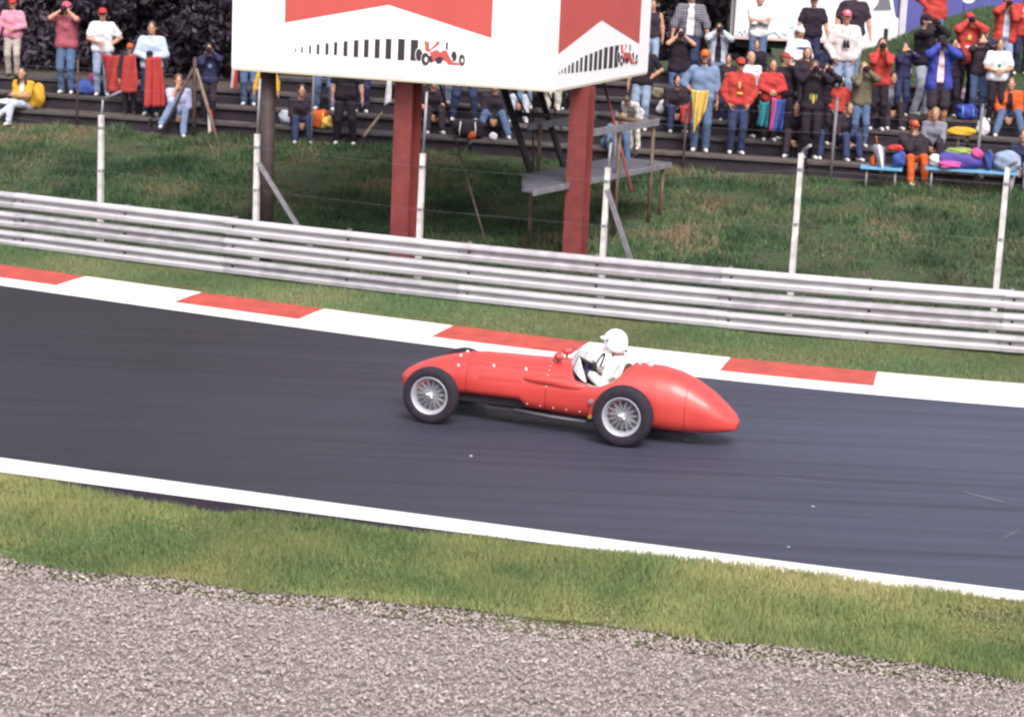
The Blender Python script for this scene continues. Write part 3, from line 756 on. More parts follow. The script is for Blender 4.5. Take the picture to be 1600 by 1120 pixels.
for t_, s_, m_ in ((.34, -.02, brown_pole), (.58, -.02, brown_pole), (.84, -.02, brown_pole), (.42, WD - .01, brown_pole), (.66, WD - .01, brown_pole), (.98, WD - .01, pale_pole)):
    c = n1 - o1 + dd * LD * t_ + dn * s_; lo = zd - (1.0 if s_ < 0 else .02)
    MB().bar((c.x, c.y, lo), (c.x, c.y, RT + .03), .032, n=8).build('rail_post', m_, pf)
a = n1 + dd * LD * .84 + dn * -.06; b = n1 + dd * LD * .84 + dn * (WD + .02); a.z = b.z = RT + .0
MB().bar(a - o1, b - o1, .04, n=8).build('end_rail', brown_pole, pf)

# ================================================================== BEHIND: TRUCK, HOARDING, WOOD
truck_white = mat('truck_white', (.78, .76, .78), .4, var=.05, vscale=2); teal = mat('teal_print', (.05, .30, .36), .5)
rubber = mat('black_rubber', (.02, .018, .022), .8, var=.2, vscale=20)
glass_dark = mat('dark_glass', (.20, .19, .21), .15, spec=.8)
tr = empty('box_truck', tuple(at_depth(1245, 64, 54.0))); tz = tr.location.z; g0 = 1.7
tag(tr, 'white box truck with teal zigzag line parked behind the terrace', 'truck')
x0_, x1_ = at_depth(1146, 64, 54).x - tr.location.x, at_depth(1348, 64, 54).x - tr.location.x
Lt = x1_ - x0_
MB().box(((x0_ + x1_) / 2, 1.2, 1.4), (Lt, 2.4, 2.8), None, .03).build('cargo_box', truck_white, tr)
MB().box(((x0_ + x1_) / 2, -.012, .012), (Lt - .02, .03, .07)).build('lower_trim', mat('pinkish_trim', (.55, .36, .34), .6), tr)
MB().box(((x0_ + x1_) / 2, 1.2, -.14), (Lt - .2, 1.6, .2)).build('chassis', blk, tr)
MB().box((x0_ - .05, .2, 1.35), (.09, .12, 2.8), None, .01).build('corner_post', mat('grey_beige_post', (.30, .28, .28), .6), tr)
zz_ = [(1150, 56), (1156, 47), (1160, 56), (1163, 45), (1167, 58), (1172, 43), (1176, 57), (1180, 50), (1184, 53), (1190, 47), (1200, 53), (1210, 49), (1219, 58), (1224, 50), (1228, 56), (1233, 44), (1238, 40), (1242, 57), (1247, 46), (1251, 58), (1262, 52), (1275, 56)]
pz = [at_depth(a_, b_ + 1, 54) for a_, b_ in zz_]
mb = MB()
for a_, b_ in zip(pz, pz[1:]):
    a2, b2 = a_ - tr.location, b_ - tr.location; a2.y = b2.y = -.004
    mb.bar(a2, b2, .028, flat=.2, n=6)
mb.build('teal_zigzag', teal, tr)
cx0, cx1 = at_depth(1350, 40, 54).x - tr.location.x, at_depth(1405, 40, 54).x - tr.location.x
wc = cx1 - cx0
MB().prism([(cx0, -.35), (cx1, -.35), (cx1, .62), (cx1 - .12, .70), (cx1 - .42, 2.0), (cx0, 2.05)], 2.3, (0, .05, 0), (1, 0, 0), (0, 0, 1), (0, 1, 0)).build('cab', truck_white, tr)
MB().prism([(cx0 + .18, .82), (cx1 - .24, .86), (cx1 - .42, 1.55), (cx0 + .4, 1.6), (cx0 + .3, 1.0)], .012, (0, .036, 0), (1, 0, 0), (0, 0, 1), (0, 1, 0)).build('side_window', glass_dark, tr)
MB().box((cx0 + .55, .045, .22), (.10, .03, .34), None, .01).build('door_vent', blk, tr)
MB().box((cx1 - .02, .10, .9), (.08, .06, .9), None, .02).build('mirror', blk, tr)
for wx in (x0_ + .8, cx0 + .45):
    w_ = MB().lathe([(-.13, .0), (-.13, .22), (-.12, .40), (.12, .40), (.13, .22), (.13, 0)], 20, (wx, .35, g0 - tz + .40), 'Y').build('wheel', rubber, tr)
    MB().lathe([(-.14, .0), (-.145, .18), (-.131, .2)], 14, (wx, .35, g0 - tz + .40), 'Y').build('rim', galv, w_)
pole = at_depth(1411, 20, 53.0)
root = empty('pale_pole', (pole.x, pole.y, terrain(np.array([pole.x]), np.array([pole.y]))[0])); tag(root, 'pale lavender post between the white truck cab and blue hoarding', 'post')
MB().box((0, 0, 1.7), (.16, .16, 3.6), None, .01).build('shaft', mat('lavender_paint', (.52, .50, .56), .6, var=.15), root)
MB().box((0, 0, .0), (.3, .3, .06)).build('foot', conc, root)
hd = at_depth(1500, 40, 55.0)
hoard = empty('hoarding', (hd.x, hd.y, 1.7)); tag(hoard, 'blue hoarding with white mark on top of the grass hill', 'hoarding')
blue_b = mat('blue_board', (.075, .075, .27), .6, var=.12, vscale=2)
for j in range(3): MB().box((-1.3 + 2.05 * j + .32, 0, 1.9), (2.03, .05, 3.2)).build('board_panel', blue_b, hoard)
for j in range(4): MB().box((-1.3 + 2.05 * j - .68, .08, 1.7), (.08, .08, 3.5)).build('upright', greypost, hoard)
e_ = at_depth(1512, -1, 54.95) - hoard.location
MB().prism([(e_.x + .16 * math.cos(i * math.pi / 8), e_.z + .10 * math.sin(i * math.pi / 8)) for i in range(16)], .004, (0, -.027, 0), (1, 0, 0), (0, 0, 1), (0, -1, 0)).build('white_mark', truck_white, hoard)

# trees and undergrowth behind the terrace
bark = mat('bark', (.045, .034, .038), .95, var=.4, vscale=10, bump=.6, bscale=25)
leaf_m = attr_mat('dark_leaves', [(0, (.050, .036, .058)), (.6, (.060, .045, .066)), (1, (.070, .060, .062))], .8)
def leaf_cloud(name, C_, r_, n, size, m_, parent=None, kind=None, squash=(1, 1, 1)):
    k = RNG.integers(0, len(C_), n); d = RNG.normal(size=(n, 3)); d /= np.linalg.norm(d, axis=1)[:, None]
    P = np.array(C_)[k] + d * (np.array(r_)[k] * RNG.uniform(.35, 1, n) ** .6)[:, None] * np.array(squash)
    a = RNG.normal(size=(n, 3)); a /= np.linalg.norm(a, axis=1)[:, None]; b = np.cross(a, RNG.normal(size=(n, 3))); b /= np.linalg.norm(b, axis=1)[:, None]
    s = size * RNG.uniform(.6, 1.4, n)[:, None]
    V = np.stack([P - a * s, P + b * s * .5, P + a * s, P - b * s * .5], 1).reshape(-1, 3)
    me = np_mesh(name, V, np.arange(4 * n).reshape(-1, 4)); t = me.attributes.new('tint', 'FLOAT', 'POINT'); t.data.foreach_set('value', np.repeat(RNG.uniform(0, 1, n), 4).astype(np.float32))
    o = link(name, me, m_, parent)
    if kind: tag(o, kind=kind)
    return o
def tree(x, y, h, r, lab):
    g = float(terrain(np.array([x]), np.array([y]))[0]); root = empty('tree', (x, y, g)); tag(root, lab, 'tree', 'dark trees behind the terrace')
    mb = MB(); pts = [(0, 0, -.2), (.05, 0, h * .2), (random.uniform(-.2, .2), random.uniform(-.2, .2), h * .5), (random.uniform(-.4, .4), 0, h * .8)]
    mb.tube(pts, [r * 1.3, r, r * .75, r * .3], 10)
    C_ = []
    for q in range(9):
        t = random.uniform(.35, .75); b = Vector(pts[1]).lerp(Vector(pts[3]), (t - .2) / .6); a = random.uniform(0, 6.28)
        e = b + Vector((math.cos(a) * h * .28, math.sin(a) * h * .28, h * random.uniform(.05, .2))); mb.tube([b, b.lerp(e, .5) + Vector((0, 0, .15)), e], [r * .35, r * .22, r * .08], 6)
        C_.append(tuple(e))
    C_ += [tuple(Vector(pts[3])), tuple(Vector(pts[3]) + Vector((0, 0, h * .1)))]
    mb.build('trunk', bark, root)
    leaf_cloud('crown', C_, [h * .20] * len(C_), 2600, .16, leaf_m, root)
for i, (x, y, h, r, lab) in enumerate([(-10.6, 51.5, 8, .18, 'dark tree trunk behind the man in the pink shirt, left end'), (-8.4, 53.5, 9, .22, 'dark tree trunk between the two men with red caps'), (-6.2, 52, 8.5, .2, 'dark tree trunk behind the man in the light blue shirt'),
        (-4.6, 54, 9, .24, 'dark tree trunk just left of the billboard edge'), (2.9, 55, 8, .2, 'dark tree trunk between the billboard and the white truck'), (4.6, 57, 9, .22, 'dark tree trunk left of the white truck corner'), (-13, 53, 9, .2, 'dark tree beyond the left edge of the terrace'), (15, 58, 9, .25, 'dark tree behind the right end of the hoarding')]):
    tree(x, y, h, r, lab)
C_, r_ = [], []
for i in range(420):
    x = random.uniform(-24, 6.3); y = 55.5 + random.uniform(0, 5) - (.12 * x if x < 0 else 0); C_.append((x, y, random.uniform(1.2, 1.2 + 5.5 * random.random()))); r_.append(random.uniform(.7, 1.3))
leaf_cloud('woodland', C_, r_, 80000, .15, leaf_m, None, 'stuff')
C_, r_ = [], []
for i in range(330):
    x = random.uniform(-20, -4.8); o = random.uniform(3.7, 6.5); C_.append((x, front_y(x) + o, 1.9 + random.uniform(.0, 3.6))); r_.append(random.uniform(.5, .8))
leaf_cloud('undergrowth', C_, r_, 85000, .085, leaf_m, None, 'stuff')
# ================================================================== RACING CAR
CAR_YAW = math.atan2(0.29531943, -0.95539857); CAR_C = Vector((0.3618, 24.8955, 0))
car = empty('racing_car', tuple(CAR_C), CAR_YAW)
tag(car, 'red vintage single-seat racing car with wire wheels driving on the asphalt', 'racing car')
paint = mat('racing_red_paint', (.50, .047, .040), .42, spec=.45, var=.10, vscale=1.6, coat=.22)
darkint = mat('dark_interior', (.024, .017, .026), .8)
alu = mat('bare_aluminium', (.55, .54, .56), .35, metal=.85, var=.15, vscale=10)
chrome = mat('polished_steel', (.72, .71, .73), .22, metal=.9)
rimm = mat('silver_rim_paint', (.46, .46, .50), .42, metal=.4, var=.12, vscale=12)
tyre_m = mat('tyre_rubber', (.024, .017, .027), .88, spec=.35, var=.35, vscale=14, bump=.15, bscale=60)
white_fast = mat('white_fastener', (.85, .83, .82), .4)
gold = mat('brass', (.55, .36, .10), .4, metal=.6)
# body sections: x, top, bottom, half width, height of widest point
SEC = np.array([
    [1.715, .42, .30, .06, .36], [1.700, .455, .268, .115, .365], [1.65, .495, .245, .165, .37], [1.55, .555, .23, .215, .38], [1.40, .622, .225, .255, .39], [1.20, .690, .235, .285, .40],
    [1.00, .738, .27, .305, .415], [.88, .765, .297, .318, .425], [.70, .784, .300, .335, .43], [.40, .790, .300, .352, .435], [.16, .792, .300, .366, .44], [.10, .792, .215, .368, .44],
    [-.20, .800, .20, .385, .445], [-.40, .812, .19, .398, .45], [-.70, .825, .182, .405, .45], [-1.00, .835, .18, .405, .455], [-1.20, .846, .165, .400, .45], [-1.45, .838, .142, .388, .44],
    [-1.65, .802, .134, .366, .425], [-1.85, .722, .136, .330, .40], [-2.05, .600, .148, .290, .36], [-2.20, .478, .166, .236, .32], [-2.29, .395, .188, .188, .285], [-2.335, .345, .192, .150, .262], [-2.36, .285, .215, .085, .25]])
def sec(x):
    xs = SEC[::-1, 0]
    v = [np.interp(x + d, xs, SEC[::-1, i]) for i in range(1, 5) for d in (-.018, 0, .018)]
    return [sum(v[3 * i:3 * i + 3]) / 3 for i in range(4)]
def surf(x, t, side=1, out=0.):
    """t -1 bottom centre .. 0 widest .. 1 top centre"""
    top, bot, w, zc = sec(x)
    top2, bot2 = top + out, bot - out; w2 = w + out
    a = t * math.pi / 2
    c, s = max(math.cos(a), 0), math.sin(a)
    if s >= 0: n1, n2 = 2 / 2.25, 2 / 2.1; z = zc + (top2 - zc) * s ** n2
    else: n1, n2 = 2 / 4.2, 2 / 3.2; z = zc - (zc - bot2) * (-s) ** n2
    return Vector((x, side * w2 * c ** n1, z))
def rim_z(x):
    """height of the cockpit edge"""
    f = 1.2
    if x > -.40 or x < -1.10: return None
    return float(np.interp(x, [-1.10, -1.06, -1.02, -.94, -.80, -.62, -.52, -.46, -.42, -.40], [.832, .80, .74, .66, .598, .588, .612, .69, .77, .808]))
def t_end(x):
    r_ = rim_z(x)
    if r_ is None: return 1.0
    lo, hi = 0., 1.
    if surf(x, 1).z <= r_: return 1.0
    for _ in range(30):
        m = (lo + hi) / 2
        if surf(x, m).z < r_: lo = m
        else: hi = m
    return lo
xs_ = sorted(set(list(np.round(np.linspace(1.70, .2, 34), 4)) + [.165, .155, .12, .10] + list(np.round(np.linspace(.05, -.38, 10), 4)) + list(np.round(np.linspace(-.40, -.54, 12), 4)) + list(np.round(np.linspace(-.56, -.92, 12), 4)) + list(np.round(np.linspace(-.94, -1.12, 14), 4)) + list(np.round(np.linspace(-1.15, -2.30, 36), 4)) + [-2.32, -2.335, -2.345, -2.355, -2.36] + [1.708, 1.715]), reverse=True)
bm = bmesh.new(); NT = 30
us = [(-1 + 2 * i / NT) for i in range(NT + 1)]
rows = {1: [], -1: []}
for x in xs_:
    te = t_end(x)
    for sd_ in (1, -1):
        row = []
        for i in range(NT + 1):
            u = i / NT
            t = -1 + u * (te + 1)
            row.append(bm.verts.new(surf(x, t, sd_)))
        rows[sd_].append(row)
for sd_ in (1, -1):
    for a, b in zip(rows[sd_], rows[sd_][1:]):
        for i in range(NT):
            f = bm.faces.new((a[i], a[i + 1], b[i + 1], b[i]) if sd_ == 1 else (a[i], b[i], b[i + 1], a[i + 1])); f.smooth = True
bmesh.ops.remove_doubles(bm, verts=bm.verts[:], dist=.0006)
# close the tail end
bmesh.ops.holes_fill(bm, edges=[e for e in bm.edges if e.is_boundary and all(v.co.x < -2.355 for v in e.verts)], sides=0)
bmesh.ops.recalc_face_normals(bm, faces=bm.faces[:])
me = bpy.data.meshes.new('body'); bm.to_mesh(me); bm.free()
body = link('body', me, [paint, darkint], car)
sm = body.modifiers.new('thick', 'SOLIDIFY'); sm.thickness = .012; sm.offset = -1; sm.material_offset = 1
# nose grille
mb = MB(); mb.lathe([(1.66, 0), (1.66, .10)], 20, (0, 0, .36), 'X'); mb.build('grille_back', darkint, body)
for i in range(-4, 5):
    mb = MB(); y = i * .022; hgt = .085 * math.sqrt(max(0, 1 - (y / .11) ** 2)); mb.bar((1.70, y, .36 - hgt), (1.70, y, .36 + hgt), .004, n=5); mb.build('grille_bar', chrome, body)
# cockpit tub, floor, seat
mb = MB(); mb.box((-.76, 0, .24), (.72, .60, .03)); mb.build('cockpit_floor', darkint, car)
seatm = mat('dark_leather', (.055, .030, .024), .6, var=.3, vscale=8)
V, F = sdf_mesh(lambda P: np.maximum(smin(elld(P, (-1.03, 0, .56), (.09, .24, .27)), elld(P, (-.86, 0, .34), (.24, .24, .08)), .06), -elld(P, (-.93, 0, .62), (.10, .20, .28))), (-1.15, -.27, .24), (-.6, .27, .85), .02)
link('seat', np_mesh('seat', V, F, True), seatm, car)
mb = MB(); mb.bm.verts.ensure_lookup_table()
dash = [tuple(surf(-.36, t, 1, -.02))[1:] for t in np.linspace(.05, 1, 9)] ; poly = [(y, z) for y, z in dash] + [(-y, z) for y, z in dash[::-1][1:]]
mb.prism(poly, .012, (-.37, 0, 0), (0, 1, 0), (0, 0, 1), (-1, 0, 0)); mb.build('dashboard', darkint, car)
# bulge beside the cockpit and the ridge along the flank
V, F = sdf_mesh(lambda P: smin(elld(P, (-.20, .33, .595), (.34, .065, .060)), elld(P, (-.48, .345, .56), (.20, .055, .05)), .05), (-.7, .2, .48), (.2, .42, .70), .016)
link('cockpit_fairing', np_mesh('cockpit_fairing', V, F, True), paint, car)
V2 = V.copy(); V2[:, 1] *= -1
link('cockpit_fairing', np_mesh('cockpit_fairing', V2, F[:, ::-1], True), paint, car)
# bonnet step: raised bonnet panel seam, louvres, latches, filler
seam_m = mat('panel_gap', (.10, .008, .010), .7)
def ribbon(name, pts, w, m_, parent, out=.002):
    """thin strip following surface points given as (x, t, side)"""
    mb = MB(); prev = None
    for i, (x, t, s_) in enumerate(pts):
        j = min(i + 1, len(pts) - 1); k_ = max(i - 1, 0)
        p = surf(x, t, s_, out); d = (surf(pts[j][0], pts[j][1], s_, out) - surf(pts[k_][0], pts[k_][1], s_, out)).normalized()
        e = .004; nrm = (surf(x + e, t, s_) - surf(x - e, t, s_)).cross(surf(x, min(t + .01, 1), s_) - surf(x, t - .01, s_)).normalized()
        wv = d.cross(nrm).normalized() * w / 2
        r_ = [mb.bm.verts.new(p - wv), mb.bm.verts.new(p + wv)]
        if prev: mb.bm.faces.new((prev[0], prev[1], r_[1], r_[0]))
        prev = r_
    return mb.build(name, m_, parent)
for s_ in (1, -1):
    ribbon('panel_seam', [(.83, t, s_) for t in np.linspace(-.35, .99, 22)], .007, seam_m, body)
    ribbon('panel_seam', [(x, .50, s_) for x in np.linspace(.83, -.14, 20)], .006, seam_m, body)
    ribbon('panel_seam', [(-.16, t, s_) for t in np.linspace(-.6, .99, 26)], .007, seam_m, body)
    ribbon('panel_seam', [(-1.80, t, s_) for t in np.linspace(-.5, .62, 22)], .007, seam_m, body)
    for i in range(15):
        x = .66 - .036 * i
        mb = MB(); a = surf(x, .16, s_, .004); b = surf(x - .004, .36, s_, .004)
        mb.bar(a, b, .0045, n=6); mb.build('louvre', paint, body)
    for (x, t, L) in ((.96, .46, .035), (.52, .50, .04), (.12, .50, .04), (.98, .80, .03)):
        p = surf(x, t, s_, .006); q = surf(x - .015, t - .045, s_, .012); MB().bar(p, q, .013, n=8).build('bonnet_latch', white_fast, body)
    for i in range(9):
        x = .06 - .16 * i
        if x < -.72: break
        p = surf(x, -.30, s_, .003); q = surf(x, -.30, s_, .008); MB().bar(p, q, .008, n=7).build('fastener', white_fast, body)
    for i in range(6):
        p = surf(-.16 - .005, .15 + i * .12, s_, .003); q = surf(-.165, .15 + i * .12, s_, .007); MB().bar(p, q, .006, n=6).build('fastener', white_fast, body)
# filler caps on the tail
MB().lathe([(-.01, 0), (-.01, .055), (.022, .05), (.03, .03), (.03, 0)], 20, (-1.30, .02, .842), 'Z').build('filler_cap', chrome, body)
MB().lathe([(-.01, 0), (-.01, .03), (.018, .028), (.022, 0)], 14, (-1.17, .02, .846), 'Z').build('filler_cap', chrome, body)
# windscreen: wrap-round pane with frame
glass = bpy.data.materials.new('aero_screen'); glass.use_nodes = True
n_ = glass.node_tree.nodes; l_ = glass.node_tree.links; b_ = n_['Principled BSDF']
b_.inputs['Base Color'].default_value = (.80, .80, .84, 1); b_.inputs['Roughness'].default_value = .12; b_.inputs['Specular IOR Level'].default_value = .9
tb = n_.new('ShaderNodeBsdfTransparent'); mx = n_.new('ShaderNodeMixShader'); mx.inputs[0].default_value = .42
l_.new(tb.outputs[0], mx.inputs[1]); l_.new(b_.outputs[0], mx.inputs[2]); l_.new(mx.outputs[0], n_['Material Output'].inputs[0])
def wsp(a, u):
    """a -1..1 round the screen, u 0 foot .. 1 top"""
    th = a * R(100); x = -.58 + .24 * math.cos(th); y = .285 * math.sin(th)
    zf = float(np.interp(abs(a), [0, .5, .8, 1], [.795, .755, .66, .60])); hh_ = float(np.interp(abs(a), [0, .55, .85, 1], [.155, .15, .10, .03]))
    return Vector((x - .10 * u * math.cos(th) * .9, y * (1 - .10 * u), zf + hh_ * u))
mb = MB(); g = [[mb.bm.verts.new(wsp(-1 + 2 * i / 28, j / 4)) for j in range(5)] for i in range(29)]
for a, b in zip(g, g[1:]):
    for j in range(4): f = mb.bm.faces.new((a[j], a[j + 1], b[j + 1], b[j])); f.smooth = True
ws = mb.build('windscreen', glass, car); sm = ws.modifiers.new('thick', 'SOLIDIFY'); sm.thickness = .004
MB().tube([wsp(-1 + 2 * i / 28, 1) for i in range(29)], .0045, 6).build('top_frame', chrome, ws)
MB().tube([wsp(-1 + 2 * i / 28, 0) for i in range(29)], .007, 6).build('foot_strip', alu, ws)
for s_ in (-1, 1): MB().tube([wsp(.52 * s_, u) for u in (0, .5, 1)], .005, 6).build('pillar', darkint, ws)
# mirrors
for s_ in (1, -1):
    c = Vector((-.24, .17 * s_, .858)); MB().bar((-.24, .16 * s_, .76), (-.245, .17 * s_, .84), .016, n=8).build('mirror_stalk', paint, car)
    V, F = sdf_mesh(lambda P: elld(P, tuple(c), (.060, .062, .046)), c - Vector((.07, .08, .06)), c + Vector((.07, .08, .06)), .009)
    o = link('mirror', np_mesh('mirror', V, F, True), paint, car); MB().lathe([(-.050, 0), (-.052, .030), (-.046, .038)], 14, tuple(c), 'X').build('mirror_glass', chrome, o)
# steering wheel
sw = empty('steering_wheel', (-.66, 0, .745)); sw.parent = car; sw.rotation_euler = (0, R(-22), 0)
mb = MB(); mb.tube([(0, .175 * math.cos(a), .175 * math.sin(a)) for a in np.linspace(0, 2 * math.pi, 33)], .013, 8); mb.build('wheel_rim', mat('dark_wheel_rim', (.03, .022, .02), .5), sw)
mb = MB()
for a in (R(90), R(210), R(330)): mb.bar((.03, .02 * math.cos(a), .02 * math.sin(a)), (0, .17 * math.cos(a), .17 * math.sin(a)), .009, n=6)
mb.build('wheel_spokes', alu, sw); MB().bar((.01, 0, 0), (.30, 0, 0), .018).build('column', darkint, sw)
# underside: chassis tube, exhaust pipe, sump
MB().box((.55, 0, .255), (1.0, .46, .10), None, .02).build('sump', darkint, car)
MB().box((-.2, 0, .17), (1.6, .52, .05), None, .01).build('chassis', darkint, car)
MB().tube([(.22, .335, .205), (-.2, .35, .178), (-.66, .355, .165)], .020, 8).build('chassis_tube', mat('dull_grey_metal', (.10, .095, .11), .6, metal=.4), car)
MB().tube([(-1.3, .20, .13), (-1.80, .17, .105), (-1.95, .17, .10)], .026, 8).build('exhaust_pipe', darkint, car)
MB().box((-1.82, .17, .075), (.03, .03, .08)).build('pipe_bracket', darkint, car)
# suspension
for s_ in (1, -1):
    mb = MB(); mb.bar((1.154, .20 * s_, .40), (1.154, .56 * s_, .37), .022).bar((1.16, .2 * s_, .26), (1.154, .56 * s_, .29), .022).bar((1.02, .2 * s_, .27), (1.15, .55 * s_, .29), .016); mb.build('front_wishbone', darkint, car)
    MB().box((1.06, .28 * s_, .30), (.08, .50, .035)).build('leaf_spring', darkint, car)
    MB().bar((-1.154, .15 * s_, .35), (-1.154, .56 * s_, .35), .035).build('rear_axle', darkint, car)
    MB().bar((-.73, .40 * s_, .33), (-1.12, .47 * s_, .30), .018).build('radius_arm', alu, car)
    MB().bar((-.72, .395 * s_, .43), (-.72, .44 * s_, .43), .026, n=10).build('damper_knob', alu, car)
    MB().bar((-.72, .395 * s_, .25), (-.72, .44 * s_, .25), .024, n=10).build('damper_knob', gold, car)
    MB().box((-.725, .405 * s_, .335), (.05, .03, .15), None, .006).build('damper', mat('damper_red', (.35, .03, .03), .5), car)
# wheels
def wheel(x, s_, rad, wid, rimr, toe=0.):
    w = empty('wheel', (x, .615 * s_, rad)); w.parent = car
    h = wid / 2; f_ = s_
    prof = [(-h * .72, rimr + .004), (-h * .92, rimr + .02), (-h, rimr + .05), (-h * .98, rad - .045), (-h * .80, rad - .012), (-h * .45, rad - .002), (0, rad), (h * .45, rad - .002), (h * .80, rad - .012), (h * .98, rad - .045), (h, rimr + .05), (h * .92, rimr + .02), (h * .72, rimr + .004)]
    mb = MB(); mb.lathe(prof, 56)
    for g_ in (-.35, -.12, .12, .35):
        pass
    mb.build('tyre', tyre_m, w)
    o = f_ * h
    mb = MB(); mb.lathe([(o * .70, rimr + .012), (o * .86, rimr + .013), (o * .88, rimr + .004), (o * .80, rimr - .006), (o * .60, rimr - .012), (o * .30, rimr - .030), (-o * .30, rimr - .030), (-o * .60, rimr - .012), (-o * .82, rimr + .008)], 48)
    mb.build('rim', rimm, w)
    mb = MB(); mb.lathe([(-o * .5, .0), (-o * .5, .055), (o * .15, .05), (o * .55, .040), (o * .62, .036), (o * .62, 0)], 24); mb.build('hub', rimm, w)
    mb = MB(); mb.lathe([(o * .62, .0), (o * .62, .030), (o * .80, .026), (o * .86, .012), (o * .86, 0)], 14)
    for a in (0.5, 0.5 + math.pi): mb.bar((0, o * .70, 0), (.062 * math.cos(a), o * .80, .062 * math.sin(a)), .012, .009, n=6)
    mb.build('knock_off_nut', chrome, w)
    mb = MB(); N = 30
    for i in range(N):
        a = 2 * math.pi * i / N; b = a + (.30 if i % 2 else -.30)
        mb.bar((.040 * math.cos(a), o * .55, .040 * math.sin(a)), ((rimr - .018) * math.cos(b), o * .22, (rimr - .018) * math.sin(b)), .0026, n=4, caps=False)
        b = a + (.45 if i % 2 else -.45)
        mb.bar((.052 * math.cos(a), -o * .30, .052 * math.sin(a)), ((rimr - .026) * math.cos(b), o * .05, (rimr - .026) * math.sin(b)), .0026, n=4, caps=False)
    tag(mb.build('spokes', rimm, w), kind='stuff')
    mb = MB(); mb.lathe([(-o * .35, 0), (-o * .35, .165), (-o * .75, .165), (-o * .75, 0)], 32); mb.build('brake_drum', mat('brake_drum', (.16, .15, .17), .5, metal=.4, var=.3, vscale=20), w)
for s_ in (1, -1):
    wheel(1.154, s_, .335, .155, .212); wheel(-1.154, s_, .352, .185, .214)
# ================================================================== PEOPLE
# ---- templates (head, hands, hair, caps), each made once as an implicit surface
def head_sdf(P):
    d = elld(P, (0, .018, .032), (.076, .097, .093))
    d = smin(d, elld(P, (0, -.028, -.052), (.056, .064, .066)), .035)
    d = smin(d, capd(P, (-.035, -.072, .026), (.035, -.072, .026), .016, .016), .02)           # brow
    d = smin(d, capd(P, (0, -.084, .014), (0, -.108, -.024), .009, .013), .012)                # nose
    d = smin(d, elld(P, (0, -.082, -.088), (.022, .018, .018)), .015)                         # chin
    for s in (-1, 1):
        d = smin(d, elld(P, (s * .046, -.056, -.02), (.022, .022, .02)), .02)                 # cheek
        k = elld(P, (s * .030, -.100, .004), (.015, .016, .010)); d = -smin(-d, k, .012)       # eye socket
        d = smin(d, elld(P, (s * .079, .006, -.004), (.010, .020, .032)), .008)               # ear
    d = smin(d, capd(P, (-.016, -.088, -.054), (.016, -.088, -.054), .008, .008), .008)        # lips
    d = smin(d, capd(P, (0, .02, -.06), (0, .03, -.16), .054, .056), .03)                      # neck
    return d
HV, HF = sdf_mesh(head_sdf, (-.1, -.13, -.17), (.1, .13, .14), .0112)
hc = HV[HF].mean(1)
HMAT = np.zeros(len(HF), int)
for s in (-1, 1):
    HMAT[(np.abs(hc[:, 0] - s * .031) < .010) & (np.abs(hc[:, 2] - .004) < .006) & (hc[:, 1] < -.06)] = 1
HMAT[(np.abs(hc[:, 0]) < .024) & (np.abs(hc[:, 2] + .055) < .009) & (hc[:, 1] < -.085)] = 2
def hand_template(curl):
    """hand along -Z from the wrist at origin, palm facing +Y, thumb towards +X"""
    pr = []
    pr += [((-.022, 0, -.015), (-.028, 0, -.085), .016, .013), ((0, 0, -.01), (0, 0, -.088), .019, .014), ((.022, 0, -.02), (.026, 0, -.085), .016, .013)]
    fingers = [(-.033, .058, .0078), (-.012, .074, .0086), (.010, .078, .0088), (.031, .070, .0086)]
    out = []
    for x, L, r in fingers:
        p = np.array([x, 0, -.085]); a = curl * .5
        for fr in (.45, .32, .23):
            q = p + np.array([x * .06, math.sin(a) * L * fr, -math.cos(a) * L * fr]); out.append((p, q, r, r * .92)); p = q; a += curl * .9; r *= .92
    t0 = np.array([.020, .004, -.025]); t1 = t0 + np.array([.030, .012, -.022]); t2 = t1 + np.array([.012, .012, -.028]); t3 = t2 + np.array([-.002, .010 + .01 * curl, -.022])
    out += [(t0, t1, .014, .0115), (t1, t2, .0115, .010), (t2, t3, .0098, .0085)]
    h = .0076
    g, org = grid((-.055, -.03, -.18), (.075, .11, .02), h)
    d = caps_field(g, pr, .012, .03)
    for a, b, r0, r1 in out: d = smin(d, capd(g, a, b, r0, r1), .004)
    d = smin(d, capd(g, (0, 0, .03), (0, 0, -.01), .027, .024), .012)
    return snet(d, org, h)
HANDS = {'open': hand_template(.30), 'grip': hand_template(1.05)}
def solid_mesh(name, fn, lo, hi, h):
    V, F = sdf_mesh(fn, lo, hi, h); return np_mesh(name, V, F, True)
def hair_short(P):
    d = elld(P, (0, .026, .042), (.086, .104, .098))
    d = smin(d, elld(P, (0, .05, -.02), (.078, .075, .08)), .03)
    d = d + .004 * np.sin(P[..., 0] * 160 + P[..., 2] * 60) * np.sin(P[..., 1] * 120)
    face = np.minimum(P[..., 1] + .078 - .55 * (P[..., 2] - .045), 1)          # keep behind the hairline
    d = np.maximum(d, -face); d = np.maximum(d, -(P[..., 2] + .075))
    return d
def hair_long(P):
    d = elld(P, (0, .024, .040), (.088, .106, .100))
    for s in (-1, 1): d = smin(d, capd(P, (s * .070, .02, .02), (s * .088, -.01, -.20), .030, .030), .03)
    d = smin(d, capd(P, (0, .06, 0), (0, .08, -.24), .062, .055), .04)
    d = d + .005 * np.sin(P[..., 0] * 150 + P[..., 1] * 90) * np.sin(P[..., 2] * 30 + 1)
    face = P[..., 1] + .045 - .35 * (P[..., 2] - .06) - np.where(np.abs(P[..., 0]) > .055, .06, 0) * (P[..., 2] < .05)
    return np.maximum(d, -face)
def hair_bald(P):
    d = elld(P, (0, .035, -.005), (.084, .092, .062)); return np.maximum(np.maximum(d, -(P[..., 1] + .005)), -(P[..., 2] + .07))
